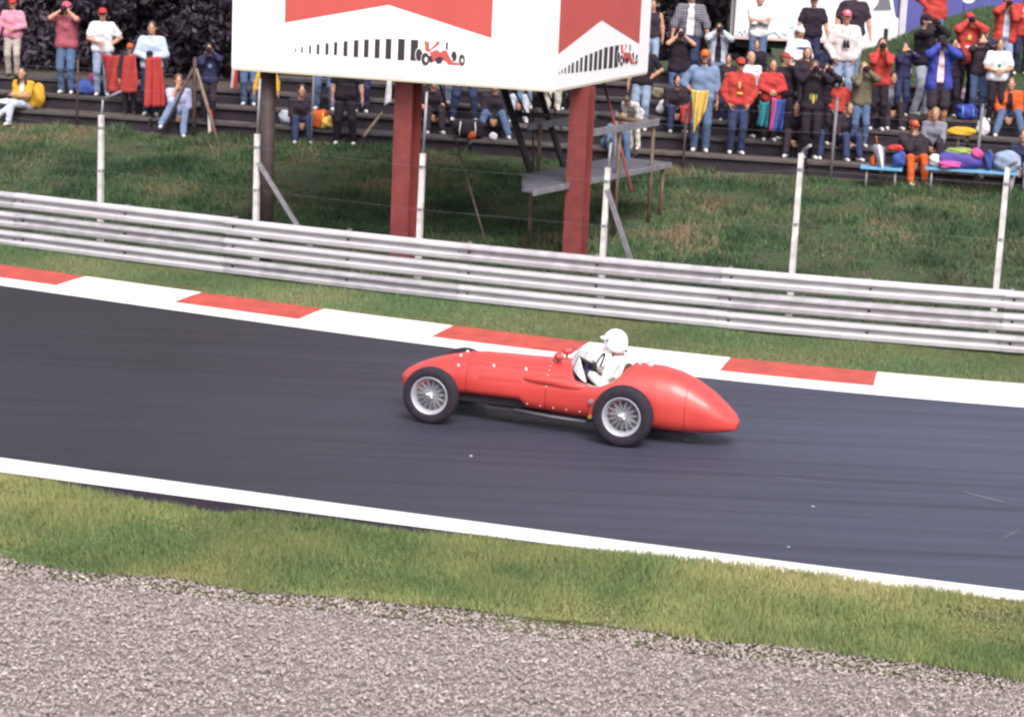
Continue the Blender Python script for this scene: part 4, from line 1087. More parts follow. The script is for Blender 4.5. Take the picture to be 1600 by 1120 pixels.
def cap_dome(P):
    d = np.maximum(elld(P, (0, .018, .050), (.089, .108, .083)), -(P[..., 2] - .042))
    b = np.maximum(elld(P, (0, -.075, .030), (.076, .105, .030)), -elld(P, (0, -.075, .020), (.074, .102, .030)))
    b = np.maximum(b, P[..., 1] + .062)
    return smin(d, b, .008)
def beanie(P): return np.maximum(elld(P, (0, .02, .045), (.09, .11, .098)), -(P[..., 2] - .028))
HAIR = {'short': solid_mesh('hair_short', hair_short, (-.1, -.1, -.09), (.1, .15, .15), .012), 'long': solid_mesh('hair_long', hair_long, (-.13, -.1, -.30), (.13, .16, .15), .014), 'bald': solid_mesh('hair_fringe', hair_bald, (-.1, -.02, -.08), (.1, .14, .07), .0095)}
CAPM = {'cap': solid_mesh('cap_mesh', cap_dome, (-.1, -.2, -.01), (.1, .14, .15), .0095), 'beanie': solid_mesh('beanie_mesh', beanie, (-.1, -.1, .02), (.1, .14, .16), .009)}
def shoe_sdf(P):
    d = capd(P, (0, .05, -.045), (0, -.13, -.052), .042, .036)
    d = smin(d, capd(P, (0, .03, -.03), (0, .035, .03), .042, .044), .03)
    return np.maximum(d, -(P[..., 2] + .082))
SHOE = solid_mesh('shoe_mesh', shoe_sdf, (-.06, -.18, -.09), (.06, .11, .08), .0145)
for m_ in list(HAIR.values()) + list(CAPM.values()) + [SHOE]: m_.materials.append(None)
def shared(name, me, m_, parent, M):
    o = bpy.data.objects.new(name, me); COL.objects.link(o); o.parent = parent; o.matrix_local = M
    o.material_slots[0].link = 'OBJECT'; o.material_slots[0].material = m_
    return o
dark_feat = mat('eye_and_brow', (.12, .07, .055), .6); lipm = mat('lips', (.36, .13, .11), .6)
SKINS = [mat('skin_%d' % i, c, .55, spec=.35, var=.12, vscale=20) for i, c in enumerate([(.44, .23, .155), (.38, .185, .12), (.48, .27, .195), (.33, .16, .10)])]

def ik(a, b, l1, l2, hint):
    """joint between a and b"""
    a, b, hint = np.array(a, float), np.array(b, float), np.array(hint, float)
    d = b - a; L = np.linalg.norm(d); mx_ = (l1 + l2) * .995
    if L > mx_: b = a + d / L * mx_; d = b - a; L = mx_
    c = np.clip((l1 * l1 + L * L - l2 * l2) / (2 * l1 * L), -1, 1)
    u = d / L; h = hint - a; h = h - u * (h @ u); h /= max(np.linalg.norm(h), 1e-6)
    return a + u * (l1 * c) + h * (l1 * math.sqrt(max(1 - c * c, 0))), b
ARM = {  # hand target, elbow hint, relative to the standing figure facing -Y; x is multiplied by the side
    'down': ((.27, -.05, .80), (.36, .06, 1.1)), 'face': ((.075, -.165, 1.585), (.42, -.20, 1.25)), 'facelow': ((.07, -.18, 1.545), (.26, -.18, 1.15)),
    'belly': ((.06, -.19, 1.08), (.40, -.02, 1.12)), 'chest': ((.065, -.24, 1.22), (.38, -.05, 1.10)), 'pocket': ((.19, -.08, .93), (.42, .08, 1.12)), 'hip': ((.17, -.05, 1.02), (.48, .06, 1.15)),
    'fold': ((-.10, -.20, 1.22), (.36, -.10, 1.10)), 'knee': ((.14, -.40, 1.02), (.36, -.10, 1.1)), 'out': ((.50, -.28, 1.38), (.36, -.1, 1.2)), 'chin': ((.05, -.16, 1.50), (.30, -.16, 1.1)), 'holdout': ((.12, -.30, 1.05), (.36, -.02, 1.05)),
    'lap': ((.07, -.28, 1.02), (.36, -.05, 1.05)), 'side': ((.33, -.12, .86), (.45, .0, 1.1)), 'spread': ((.62, -.10, 1.40), (.45, 0, 1.3)), 'wheel': ((.15, -.31, 1.30), (.42, -.10, .9))}
PEOPLE = []
def person(loc, yaw, height, label, arms=('down', 'down'), top=None, topc='white', sleeve='long', jacket=None, leg='jeans', shorts=False, hair=('short', (.04, .025, .018)), cap=None, capkind='cap', badge=None, shoes=(.6, .58, .56), skin=0,
           pose='stand', lean=0., roll=0., headyaw=0., headpitch=0., stance=.10, feet=None, group='spectators on the terrace', cat='person', res=.0245, grip=('open', 'open'), prints=(), loose=.018, custom_arms=None, bulk=1.0, shades=False, zdrop=.45, gloves=None, longtop=0., twist=0., name='person'):
    s = height / 1.75
    bulk = .95 * (1 + (bulk - 1) * .75)
    # --- joints, for a figure of 1.75 m facing -Y
    zp = .95
    hipz = 0.
    legs = []
    if pose == 'stand':
        pel = np.array([0, 0, zp])
        ft = feet or [(-stance, 0, 0), (stance, -.03, 0)]
    else:
        pel = np.array([0, .0, zdrop + .10]); ft = feet or [(-.16, -.46, 0), (.16, -.44, 0)]
    off = pel - np.array([0, 0, zp])
    cl, sl = math.cos(lean), math.sin(lean); cr, sr = math.cos(roll), math.sin(roll); ct, st_ = math.cos(twist), math.sin(twist)
    def up(p):           # torso frame -> body frame
        q = np.array(p, float) - np.array([0, 0, zp]); x, y, z = q
        x, y = x * ct - y * st_, x * st_ + y * ct
        y, z = y * cl - z * sl, y * sl + z * cl
        x, z = x * cr + z * sr, -x * sr + z * cr
        return np.array([x, y, z]) + np.array([0, 0, zp]) + off
    torso = [((-.085, .0, .95), (.085, 0, .95), .112, .112), ((-.07, 0, 1.08), (.07, 0, 1.08), .098, .098), ((-.085, 0, 1.27), (.085, 0, 1.27), .108, .108), ((-.08, 0, .95), (-.09, 0, 1.30), .100, .105), ((.08, 0, .95), (.09, 0, 1.30), .100, .105),
             ((-.135, .01, 1.405), (.135, .01, 1.405), .062, .062), ((0, .015, 1.40), (0, .0, 1.46), .08, .058)]
    torso = [(up(a), up(b), r0 * bulk, r1 * bulk) for a, b, r0, r1 in torso]
    neck = (up((0, .01, 1.42)), up((0, -.004, 1.56)), .054, .052)
    armp, hands_ = [], []
    for i, sd_ in enumerate((-1, 1)):
        sh = up((sd_ * .185, .01, 1.405)); spec = arms[i]
        tgt, hint = ARM[spec] if isinstance(spec, str) else spec
        wr = up((tgt[0] * sd_, tgt[1], tgt[2])); hn = up((hint[0] * sd_, hint[1], hint[2]))
        el, wr = ik(sh, wr, .285, .25, hn)
        armp.append((sh, el, wr))
    legp = []
    for i, sd_ in enumerate((-1, 1)):
        hp = np.array([sd_ * .092, 0, -.03]) + pel
        an = np.array(ft[i], float) + np.array([0, .02, .085])
        hint = (hp + an) / 2 + np.array([sd_ * (.06 if pose == 'stand' else .10), -1.0, .0 if pose == 'stand' else .6])
        kn, an = ik(hp, an, .44, .425, hint); legp.append((hp, kn, an))
    hd_ = up((0, -.012, 1.632))
    prim_arm = []
    for sh, el, wr in armp: prim_arm += [(sh, el, .054, .043), (el, el * .6 + wr * .4, .043, .041), (el * .6 + wr * .4, wr, .041, .028)]
    prim_leg = []
    for hp, kn, an in legp: prim_leg += [(hp, kn, .088, .057), (kn, kn * .65 + an * .35, .055, .057), (kn * .65 + an * .35, an, .057, .039)]
    # --- body mesh: one continuous skin, head and hands joined on
    prims = torso + [neck] + prim_arm + prim_leg
    P_ = np.array([p for a, b, _, _ in prims for p in (a, b)])
    g, org = grid(P_.min(0) - .13, P_.max(0) + .13, res)
    d = caps_field(g, prims, .035)
    BV, BF = snet(d, org, res)
    Vs, Fs, Ms = [BV], [BF], [np.zeros(len(BF), int)]
    # head
    cy, sy = math.cos(headyaw), math.sin(headyaw); cp, sp = math.cos(headpitch), math.sin(headpitch)
    Rh = np.array([[cy, -sy, 0], [sy, cy, 0], [0, 0, 1]]) @ np.array([[1, 0, 0], [0, cp, -sp], [0, sp, cp]])
    Rt = np.array([[1, 0, 0], [0, cl, -sl], [0, sl, cl]]) if abs(lean) > .3 else np.eye(3)
    Rr = np.array([[cr, 0, sr], [0, 1, 0], [-sr, 0, cr]])
    Rhd = Rr @ (Rt if abs(lean) > .6 else np.eye(3)) @ Rh
    n0 = len(BV); Vs.append(HV @ Rhd.T + hd_); Fs.append(HF + n0); Ms.append(HMAT); n0 += len(HV)
    for i, (sh, el, wr) in enumerate(armp):
        hv, hf = HANDS[grip[i]]; sd_ = -1 if i == 0 else 1
        zax = (el - wr) / np.linalg.norm(el - wr)                        # hand runs along -z
        if custom_arms and custom_arms[i] is not None: pd = np.array(custom_arms[i], float)
        else: pd = np.array([-sd_ * 1.0, .1, .0]) if isinstance(arms[i], str) and arms[i] in ('down', 'pocket', 'side') else np.array([-sd_ * .55, .75, -.1])
        yax = pd - zax * (pd @ zax); yax /= np.linalg.norm(yax); xax = np.cross(yax, zax)
        hv2 = hv.copy()
        if i == 0: pass
        Mh = np.stack([xax, yax, zax], 1)
        thumb_up = xax[1] < 0 or xax[2] > .3
        if not thumb_up: hv2 = hv * np.array([-1, 1, 1]); hf = hf[:, ::-1]
        Vs.append(hv2 @ Mh.T + wr - zax * .005); Fs.append(hf + n0); Ms.append(np.full(len(hf), 3 if gloves else 0)); n0 += len(hv)
    V = np.concatenate(Vs) * s; F = np.concatenate(Fs); Mi = np.concatenate(Ms)
    me = np_mesh(name, V, F, True, Mi)
    ob = link(name, me, [SKINS[skin], dark_feat, lipm] + ([gloves] if gloves else []), None, loc, (0, 0, yaw))
    tag(ob, label, cat, group)
    # --- clothing
    def garment(nm, prims, k, m_, h, planes=(), fold=.007, seed=0, cut=None):
        P_ = np.array([p for a, b, _, _ in prims for p in (a, b)]); rm = max(max(r0, r1) for _, _, r0, r1 in prims) + .02
        g, org = grid(P_.min(0) - rm, P_.max(0) + rm, h)
        d = caps_field(g, prims, k)
        x, y, z = g[..., 0], g[..., 1], g[..., 2]
        d = d + fold * (np.sin(z * 31 + x * 17 + seed) * np.sin(y * 23 + seed * 1.7 + z * 9) + .6 * np.sin(z * 62 + x * 40 + seed * 2.1) * np.sin(x * 30 - y * 35))
        for pt, nr in planes: d = np.maximum(d, (g - np.asarray(pt)) @ np.asarray(nr))
        if cut is not None: d = np.maximum(d, -cut(g))
        V, F = snet(d, org, h)
        o = link(nm, np_mesh(nm, V * s, F, True), m_, ob); return o
    seed = len(PEOPLE) * 1.37
    upz = up((0, 0, 2.0)) - up((0, 0, 1.0)); upz = upz / np.linalg.norm(upz)
    gl = loose * .62
    if topc is not None:
        pt_ = [(a, b, r0 + gl + (.012 if q_ == 0 else 0), r1 + gl + (.012 if q_ == 0 else 0)) for q_, (a, b, r0, r1) in enumerate(torso[:-1])] + [(torso[-1][0], torso[-1][1], torso[-1][2] + .006, torso[-1][3] + .008)]
        if longtop: pt_ += [(up((-.09, 0, .95)), up((-.11, .0, .95 - longtop)), .112 + gl, .118 + gl), (up((.09, 0, .95)), up((.11, .0, .95 - longtop)), .112 + gl, .118 + gl), (up((-.06, 0, .95 - longtop)), up((.06, 0, .95 - longtop)), .12 + gl, .12 + gl)]
        for sh, el, wr in armp:
            if sleeve == 'none': continue
            if sleeve == 'short': e2 = sh + (el - sh) * .72; pt_ += [(sh, e2, .062 + gl * .9, .058 + gl * 1.1)]
            elif sleeve == 'rolled': pt_ += [(sh, el, .062 + gl * .8, .052 + gl), (el, el + (wr - el) * .25, .052 + gl, .05 + gl)]
            else: pt_ += [(sh, el, .062 + gl * .8, .050 + gl), (el, el + (wr - el) * .9, .050 + gl, .036 + gl * .7)]
        hem = up((0, 0, (.86 if pose == 'stand' else .90) - longtop))
        tc_ = topc if isinstance(topc, bpy.types.Material) else CL[topc]
        cut = None
        if jacket:    # open front: a wedge is cut out and the shirt below shows
            jm = jacket if isinstance(jacket, bpy.types.Material) else CL[jacket]
            q = [(a, b, r0 + .012, r1 + .012) for a, b, r0, r1 in torso]
            garment('shirt', q, .025, jm, res, [(up((0, 0, .90)), -upz)], .004, seed)
            o3, xa, ya = up((0, 0, 1.2)), up((1, 0, 1.2)) - up((0, 0, 1.2)), up((0, 1, 1.2)) - up((0, 0, 1.2))
            def cut(g):
                q_ = g - o3; x_, y_, z_ = q_ @ xa, q_ @ ya, q_ @ upz
                return np.maximum(np.abs(x_) - np.interp(z_, [-.6, -.35, .0, .2, .28], [.075, .065, .060, .040, .015]), y_ + .03)
        garment('jacket' if jacket else 'shirt', pt_, .028, tc_, res, [(hem, -upz)], .009 if gl > .02 else .007, seed, cut)
    lm = leg if isinstance(leg, bpy.types.Material) else CL[leg]
    w_ = .014
    pl_ = [(torso[0][0], torso[0][1], .112 * bulk + w_, .112 * bulk + w_)]
    for hp, kn, an in legp:
        if shorts: k2 = hp + (kn - hp) * .95; pl_ += [(hp, k2, .096 + w_, .085 + w_)]
        else: pl_ += [(hp, kn, .092 + w_, .064 + w_), (kn, an + (kn - an) * .02, .062 + w_, .052 + w_)]
    garment('shorts' if shorts else 'trousers', pl_, .022, lm, res, [(up((0, 0, .955)), upz)] if pose == 'stand' else [], .006, seed + 2)
    shm = mat('shoe_%d_%d_%d' % tuple(int(v * 100) for v in shoes), shoes, .6, var=.2, vscale=20)
    for i, (hp, kn, an) in enumerate(legp):
        T = Matrix.Translation(Vector(an * s)) @ Matrix.Rotation((-.12 if i == 0 else .16), 4, 'Z') @ Matrix.Scale(s, 4)
        shared('shoe', SHOE, shm, ob, T)
    Th = Matrix.Translation(Vector(hd_ * s)) @ Matrix([list(r_) + [0] for r_ in Rhd] + [[0, 0, 0, 1]]) @ Matrix.Scale(s, 4)
    if hair: shared('hair', HAIR[hair[0]], mat('hair_%d_%d_%d' % tuple(int(v * 1000) for v in hair[1]), hair[1], .6, var=.35, vscale=40), ob, Th)
    if cap:
        c = shared('cap', CAPM[capkind], cap if isinstance(cap, bpy.types.Material) else CL[cap], ob, Th)
        if badge:
            bm_ = MB(); v = bmesh.ops.create_uvsphere(bm_.bm, u_segments=10, v_segments=6, radius=1)['verts']
            for q in v: q.co = Vector((q.co.x * .036, -.074 + q.co.y * .012, .088 + q.co.z * .026))
            b_ = bm_.build('cap_badge', CL[badge], c); 
    if shades:
        bm_ = MB()
        for sx in (-1, 1): bm_.lathe([(-.008, 0), (-.008, .022), (.004, .024), (.004, 0)], 10, (sx * .031, -.100, .006), 'Y')
        bm_.bar((-.075, -.03, .008), (-.05, -.098, .008), .004).bar((.075, -.03, .008), (.05, -.098, .008), .004)
        o_ = bm_.build('sunglasses', CL['black'], ob); o_.matrix_local = Th
    for (pc, rr, m_) in prints:   # flat print on the chest, a slightly raised patch
        c_ = up((pc[0], -(.108 * bulk + gl + .004 - .35 * pc[0] * pc[0] / .1), pc[2])); bm_ = MB(); v = bmesh.ops.create_uvsphere(bm_.bm, u_segments=14, v_segments=8, radius=1)['verts']
        for q in v: q.co = Vector((q.co.x * rr[0], q.co.y * .012, q.co.z * rr[1])) + Vector(c_)
        for q in v: q.co *= s
        bm_.build('print', CL[m_], ob)
    PEOPLE.append((ob, dict(hand=[np.array(a[2]) * s for a in armp], head=hd_ * s, s=s, pel=pel * s, hp=Rhd)))
    return ob
def cl(name, c, **k):
    CL[name] = cloth(name, c, **k); return CL[name]
CL = {}
for nm, c in dict(white=(.66, .64, .66), pink=(.60, .24, .32), rose=(.34, .085, .115), red=(.43, .052, .042), cred=(.44, .045, .045), pinkcap=(.68, .10, .17), jeans=(.085, .13, .23), ljeans=(.25, .31, .43), djeans=(.036, .046, .105), pale=(.42, .45, .53), beige=(.42, .36, .32), black=(.023, .016, .025), dark=(.034, .024, .034), navy=(.030, .030, .075),
                  ltblue=(.42, .49, .60), denimsh=(.17, .23, .36), yellow=(.56, .32, .035), pyellow=(.66, .45, .11), blue=(.045, .06, .30), olive=(.135, .115, .075), grey=(.20, .20, .24), orange=(.52, .10, .025), teal=(.03, .20, .23), khaki=(.30, .25, .18), purple=(.09, .07, .28), magenta=(.52, .08, .27), cobalt=(.045, .08, .27), skyb=(.12, .38, .58), cream=(.72, .66, .60), green=(.04, .22, .12), lime=(.24, .32, .08), brown=(.09, .05, .035), lilac=(.42, .44, .62), softpink=(.72, .52, .56)).items(): cl(nm, c)
def check_mat(name, a, b, sc):
    m = bpy.data.materials.new(name); m.use_nodes = True; n = m.node_tree.nodes; l = m.node_tree.links; bs = n['Principled BSDF']; bs.inputs['Roughness'].default_value = .9; bs.inputs['Specular IOR Level'].default_value = .2
    tc = n.new('ShaderNodeTexCoord'); fac = None
    for d in ('X', 'Z'):
        w = n.new('ShaderNodeTexWave'); w.bands_direction = d; w.inputs['Scale'].default_value = sc; w.inputs['Distortion'].default_value = .8; w.inputs['Detail'].default_value = 1
        l.new(tc.outputs['Object'], w.inputs['Vector'])
        if fac is None: fac = w.outputs['Fac']
        else:
            mm = n.new('ShaderNodeMath'); mm.operation = 'MULTIPLY'; l.new(fac, mm.inputs[0]); l.new(w.outputs['Fac'], mm.inputs[1]); fac = mm.outputs[0]
    rp_ = n.new('ShaderNodeValToRGB'); rp_.color_ramp.elements[0].color = (*a, 1); rp_.color_ramp.elements[1].color = (*b, 1); rp_.color_ramp.elements[0].position = .05; rp_.color_ramp.elements[1].position = .45
    l.new(fac, rp_.inputs[0]); l.new(rp_.outputs[0], bs.inputs['Base Color'])
    CL[name] = m; return m
check_mat('paleck', (.45, .38, .38), (.70, .66, .64), 7.0); check_mat('greyck', (.07, .065, .08), (.22, .21, .24), 6.0); check_mat('flame', (.02, .017, .02), (.5, .40, .02), 3.2)

# ---- the driver
drv_yaw = CAR_YAW + math.pi / 2
suit = mat('driver_white_suit', (.74, .69, .66), .85, var=.14, vscale=5, bump=.35, bscale=30)
glove = CL['navy']
dloc = CAR_C + Matrix.Rotation(CAR_YAW, 4, 'Z') @ Vector((-.955, .0, -.135))
ds = .97
drv = person(tuple(dloc), drv_yaw, 1.70, 'racing driver in white suit and white helmet at the wheel of the red car', arms=('wheel', 'wheel'), topc=suit, sleeve='long', leg=suit, hair=None, pose='sit', zdrop=.45, lean=.14, feet=[(-.13, -.80, .24), (.13, -.80, .24)], group=None, res=.0135, grip=('grip', 'grip'), skin=1, shoes=(.05, .04, .04), loose=.022, headpitch=.05, gloves=CL['navy'])
dinfo = PEOPLE[-1][1]
hd_ = Vector(dinfo['head']); 
Th = Matrix.Translation(hd_) @ Matrix.Scale(dinfo['s'], 4)
def helm(P):
    d = elld(P, (0, .012, .028), (.128, .148, .138))
    d = smin(d, elld(P, (0, .02, -.055), (.118, .128, .095)), .05)
    inn = elld(P, (0, .008, .02), (.106, .126, .118)); inn = smin(inn, capd(P, (0, 0, -.05), (0, .02, -.3), .105, .105), .03)
    d = np.maximum(d, -inn); d = np.maximum(d, -(P[..., 2] + .118))
    d = np.maximum(d, -elld(P, (0, -.15, -.018), (.085, .10, .062)))
    return d
helmet_m = mat('helmet_white', (.80, .79, .81), .2, coat=.5)
V, F = sdf_mesh(helm, (-.14, -.15, -.13), (.14, .17, .18), .0085)
helmet = link('helmet', np_mesh('helmet', V, F, True), helmet_m, drv); helmet.matrix_local = Th
V, F = sdf_mesh(lambda P: np.maximum(np.maximum(elld(P, (0, -.085, .050), (.098, .095, .024)), -(P[..., 1] * -1 - .03)), -elld(P, (0, .012, .028), (.122, .142, .132))), (-.11, -.21, .02), (.11, -.01, .09), .007)
link('helmet_peak', np_mesh('helmet_peak', V, F, True), helmet_m, helmet)
mb = MB(); mb.tube([(.129 * math.sin(a), .015 - .150 * math.cos(a), -.105 + .012 * math.cos(a)) for a in np.linspace(-2.6, 2.6, 30)], .007, 6); mb.build('chin_strap', mat('dark_red_strap', (.12, .02, .025), .6), helmet)
MB().lathe([(-.006, 0), (-.006, .015), (.006, .013), (.006, 0)], 10, (-.02, .150, -.09), 'Y').build('strap_buckle', CL['black'], helmet)
for sx in (-1, 1):
    MB().lathe([(sx * .118, 0), (sx * .124, .016), (sx * .130, .014), (sx * .132, 0)], 12, (0, -.055, .045), 'X').build('peak_stud', CL['cobalt'], helmet)
V, F = sdf_mesh(lambda P: np.abs(elld(P, (0, .004, .0), (.104, .122, .09))) - .004 + np.where((P[..., 1] < -.04) & (np.abs(P[..., 2] + .015) < .042), 0, .05), (-.12, -.14, -.07), (.12, 0, .04), .007)
if len(V): link('goggles', np_mesh('goggles', V, F, True), mat('visor_glass', (.25, .27, .32), .1, spec=.8), drv).matrix_local = Th
for i in range(2):
    hw = Vector(dinfo['hand'][i]); V, F = HANDS['grip']
    c_ = hw; mb = MB(); v = bmesh.ops.create_uvsphere(mb.bm, u_segments=14, v_segments=9, radius=1)['verts']
    for q in v: q.co = c_ + Vector((q.co.x * .042, q.co.y * .055 - .02, q.co.z * .045))
    mb.build('glove_cuff', glove, drv)
# ---- placing spectators by where their feet stand on the terrace
def surf_z(x, o):
    xl = -17.0 if True else 0
    kmax = 6 if x > -5.2 else 3
    if 0 <= o < .8 * kmax: return tread_z(int(o / .8))
    if o >= .8 * kmax and x <= -5.2 and o < 3.4: return tread_z(2) + .02
    return float(terrain(np.array([x]), np.array([front_y(x) + o]))[0])
def spot(px, feet_y, omin=-.9, omax=11.0):
    best = None
    for o in np.arange(omin, omax, .08):
        if 0 <= o < 4.8 and (o % .8 > .56 or o % .8 < .12): continue
        fn = lambda x: tp(x, o, 1.2 + .3 * max(o, 0) + .9)
        x = solve_x(fn, px, -20, 20); z = surf_z(x, o); e = abs(proj(tp(x, o, z))[1] - feet_y)
        if best is None or e < best[0] - .05: best = (e, x, o, z)
    return best[1:]
LOG = []
def stand(px, fy, hy, label, yaw=0., **k):
    x, o, z = spot(px, fy, **({'omin': k.pop('omin')} if 'omin' in k else {}))
    if hy is None: h = k.pop('height', 1.77)
    else:
        h = solve_z(x, front_y(x) + o, hy, z, z + 4) - z; k.pop('height', None)
        if k.get('cap') or k.get('hair'): h -= .015
        lean_ = abs(k.get('lean', 0)); LOG.append((label[:38], round(h, 2), round(o, 2))); h = min(max(h / max(math.cos(lean_) * .45 + .55, .5), 1.30), 1.98)
    return person(tuple(tp(x, o, z)), yaw, h, label, **k)
def sit(px, fy, hy, label, yaw=0., fwd=.55, **k):
    x, o, z = spot(px, fy); kk = max(int(math.floor(o / .8)), -1)
    o2 = .8 * (kk + 1) + .24; zs = tread_z(kk + 1)
    zd_ = zs - z
    h = k.pop('height', 1.72); fz = 0
    k.setdefault('feet', [(-.15, -fwd, 0), (.15, -fwd + .04, 0)]); k.setdefault('lean', .25)
    ob = person(tuple(tp(x, o2, z)), yaw, h, label, pose='sit', zdrop=zd_ * 1.75 / h, **k)
    LOG.append((label[:38], 'sit', round(o2, 2), round(proj(tp(x, o2, z + zd_ + .8))[1], 0), hy)); return ob
CAMS = 0
def held(kind, who, label, where='head', dx=0, dz=0, fw=.20, group=None):
    """a camera or binoculars at the face or chest of a person"""
    ob, inf = PEOPLE[who] if isinstance(who, int) else who
    s = inf['s']
    Rm = Matrix.Rotation(ob.rotation_euler.z, 4, 'Z')
    if where == 'head': c = Vector(inf['head']) + Vector(inf['hp'] @ np.array([dx, -fw, .0 + dz]))
    elif where == 'hands': c = (Vector(inf['hand'][0]) + Vector(inf['hand'][1])) / 2 + Vector((dx, -.06, .03 + dz))
    else: c = Vector((dx, -.185, 1.17 * s + dz))
    w = ob.location + Rm @ c
    r = empty({'cam': 'camera', 'bino': 'binoculars'}[kind], tuple(w), ob.rotation_euler.z)
    tag(r, label, {'cam': 'camera', 'bino': 'binoculars'}[kind], 'cameras held by spectators')
    if kind == 'cam':
        MB().box((0, 0, 0), (.13, .05, .085), None, .01).build('camera_body', CL['black'], r)
        MB().lathe([(-.12, 0), (-.12, .036), (-.02, .036), (-.02, .0)], 14, (0, 0, -.005), 'Y').build('lens', CL['black'], r)
        MB().box((0, 0, .05), (.05, .04, .025), None, .006).build('viewfinder', CL['black'], r)
    else:
        for sx in (-1, 1): MB().bar((sx * .038, -.06, -.055), (sx * .034, .0, .065), .034, .024, n=12).build('barrel', CL['black'], r)
        MB().bar((-.03, 0, 0), (.03, 0, 0), .018).build('bridge', CL['black'], r)
        mb = MB()
        for sx in (-1, 1): mb.tube([(sx * .03, .03, .05), (sx * .07, .03, .20), (sx * .075, .08, .30)], .006, 5)
        mb.build('neck_strap', CL['black'], r)
    return r
def flag(name, pts, m_, label, cat, wave=.04, folds=3, nu=22, nv=16, group=None, seed=0):
    """hanging cloth between four corner points: top-left, top-right, bottom-right, bottom-left"""
    a, b, c, d = [Vector(p) for p in pts]; o = a.copy(); V = []
    n = ((b - a).cross(d - a)).normalized()
    for j in range(nv + 1):
        for i in range(nu + 1):
            u, v = i / nu, j / nv; p = (a * (1 - u) + b * u) * (1 - v) + (d * (1 - u) + c * u) * v
            p = p + n * wave * (math.sin(u * 6.28 * folds + seed + v * 1.5) * (.35 + .65 * v) + .5 * math.sin(u * 6.28 * folds * 1.7 + v * 4 + seed)) - Vector((0, 0, .5 * wave * math.sin(u * 6.28 * .5 + seed) * (1 - v)))
            V.append(p - o)
    F = [(j * (nu + 1) + i, j * (nu + 1) + i + 1, (j + 1) * (nu + 1) + i + 1, (j + 1) * (nu + 1) + i) for j in range(nv) for i in range(nu)]
    midx = None
    ms = m_ if isinstance(m_, list) else [m_]
    if len(ms) > 1: midx = [min(int(((k % nu) / nu) * len(ms)), len(ms) - 1) for k in range(nu * nv)]
    ob = link(name, np_mesh(name, np.array(V), np.array(F), True, midx), ms, None, tuple(o)); sm = ob.modifiers.new('thick', 'SOLIDIFY'); sm.thickness = .006
    return tag(ob, label, cat, group)
def blob(name, px, py, dist_o, size, m_, label, cat, seed=0, lump=.12, strap=None, group=None, flat=1., rz=0., z=None, tie=False):
    """soft bag or bundle resting on the terrace; px,py is its foot in the photograph"""
    if z is None: x, o, zz = spot(px, py)
    else: x, o, zz = z
    w, d, h = size; rs = random.Random(seed); q = [(rs.uniform(4, 9), rs.uniform(0, 6)) for _ in range(6)]
    def fn(P):
        x_, y_, z_ = P[..., 0] / w, P[..., 1] / d, (P[..., 2]) / h
        k = (np.abs(x_) ** 2.6 * 2 ** 2.6 + np.abs(y_) ** 2.6 * 2 ** 2.6 + np.abs((z_ - .5) * 2) ** 2.6 * (1 + .0 * x_)) ** (1 / 2.6)
        k = k + lump * (np.sin(x_ * q[0][0] + q[0][1] + z_ * 3) * np.sin(z_ * q[1][0] + q[1][1]) + .7 * np.sin(y_ * q[2][0] + x_ * q[3][0] + q[2][1]))
        if tie: k = k + .9 * np.clip(z_ - .45, 0, 1) * (1 - np.clip((z_ - .8) * 6, 0, 1) * .6)
        return np.maximum((k - 1) * min(size) * .5, -P[..., 2])
    hh = max(min(size) / 11, .012)
    V, F = sdf_mesh(fn, (-w * .62, -d * .62, -.03), (w * .62, d * .62, h * 1.15), hh)
    ob = link(name, np_mesh(name, V, F, True), m_, None, tuple(tp(x, o, zz)), (0, 0, rz))
    tag(ob, label, cat, group)
    if strap:
        for sx in (-.25, .25): MB().tube([(sx * w, -d * .48, h * .15), (sx * w, -d * .56, h * .5), (sx * w * .9, -d * .40, h * .92)], .012, 6).build('strap', strap, ob)
    return ob
BR, DK, BL, GY, DKR = (.10, .055, .035), (.022, .016, .014), (.30, .20, .09), (.42, .40, .40), (.045, .022, .02)
# ================================================================== SPECTATORS, left part of the terrace
stand(20, 124, -3, 'person in pink long-sleeved shirt, beige trousers and red cap at the left edge', .05, topc='pink', leg='beige', cap='cred', arms=('side', 'belly'), loose=.03, bulk=1.08, hair=('short', BR), shoes=(.06, .05, .05))
stand(104, 139, 2, 'person in dark pink T-shirt and jeans with both hands raised to the face', -.05, topc='rose', sleeve='short', leg='jeans', cap='pinkcap', arms=('face', 'face'), loose=.03, bulk=1.1, hair=('short', DK)); held('cam', -1, 'black camera held up by the man in the dark pink T-shirt')
stand(160, 142, 12, 'person in white T-shirt and red cap holding up the corner of a red flag', .10, topc='white', sleeve='short', leg='ljeans', cap='cred', arms=('belly', 'hip'), loose=.03, bulk=1.1, hair=('short', DK), shades=True)
stand(203, 176, 67, 'small person in orange cap hidden behind the wide red flag', .1, topc='dark', leg='dark', cap='orange', arms=('down', 'down'), shoes=(.04, .035, .04))
stand(237, 172, 33, 'dark-haired person in pale blue shirt with a narrow red flag held in front', 0, topc='ltblue', leg='djeans', arms=('belly', 'belly'), loose=.03, bulk=1.08, hair=('short', DK)); held('cam', -1, 'black camera at the waist of the man in the pale blue shirt', 'hands', dz=.07)
sit(276, 206, 92, 'person in grey-blue denim sitting on the terrace edge with one foot raised', .15, topc='lilac', sleeve='rolled', leg='denimsh', arms=('chin', 'lap'), hair=('short', BR), feet=[(-.32, -.50, .16), (.10, -.55, 0)], height=1.80, shoes=(.6, .6, .62))
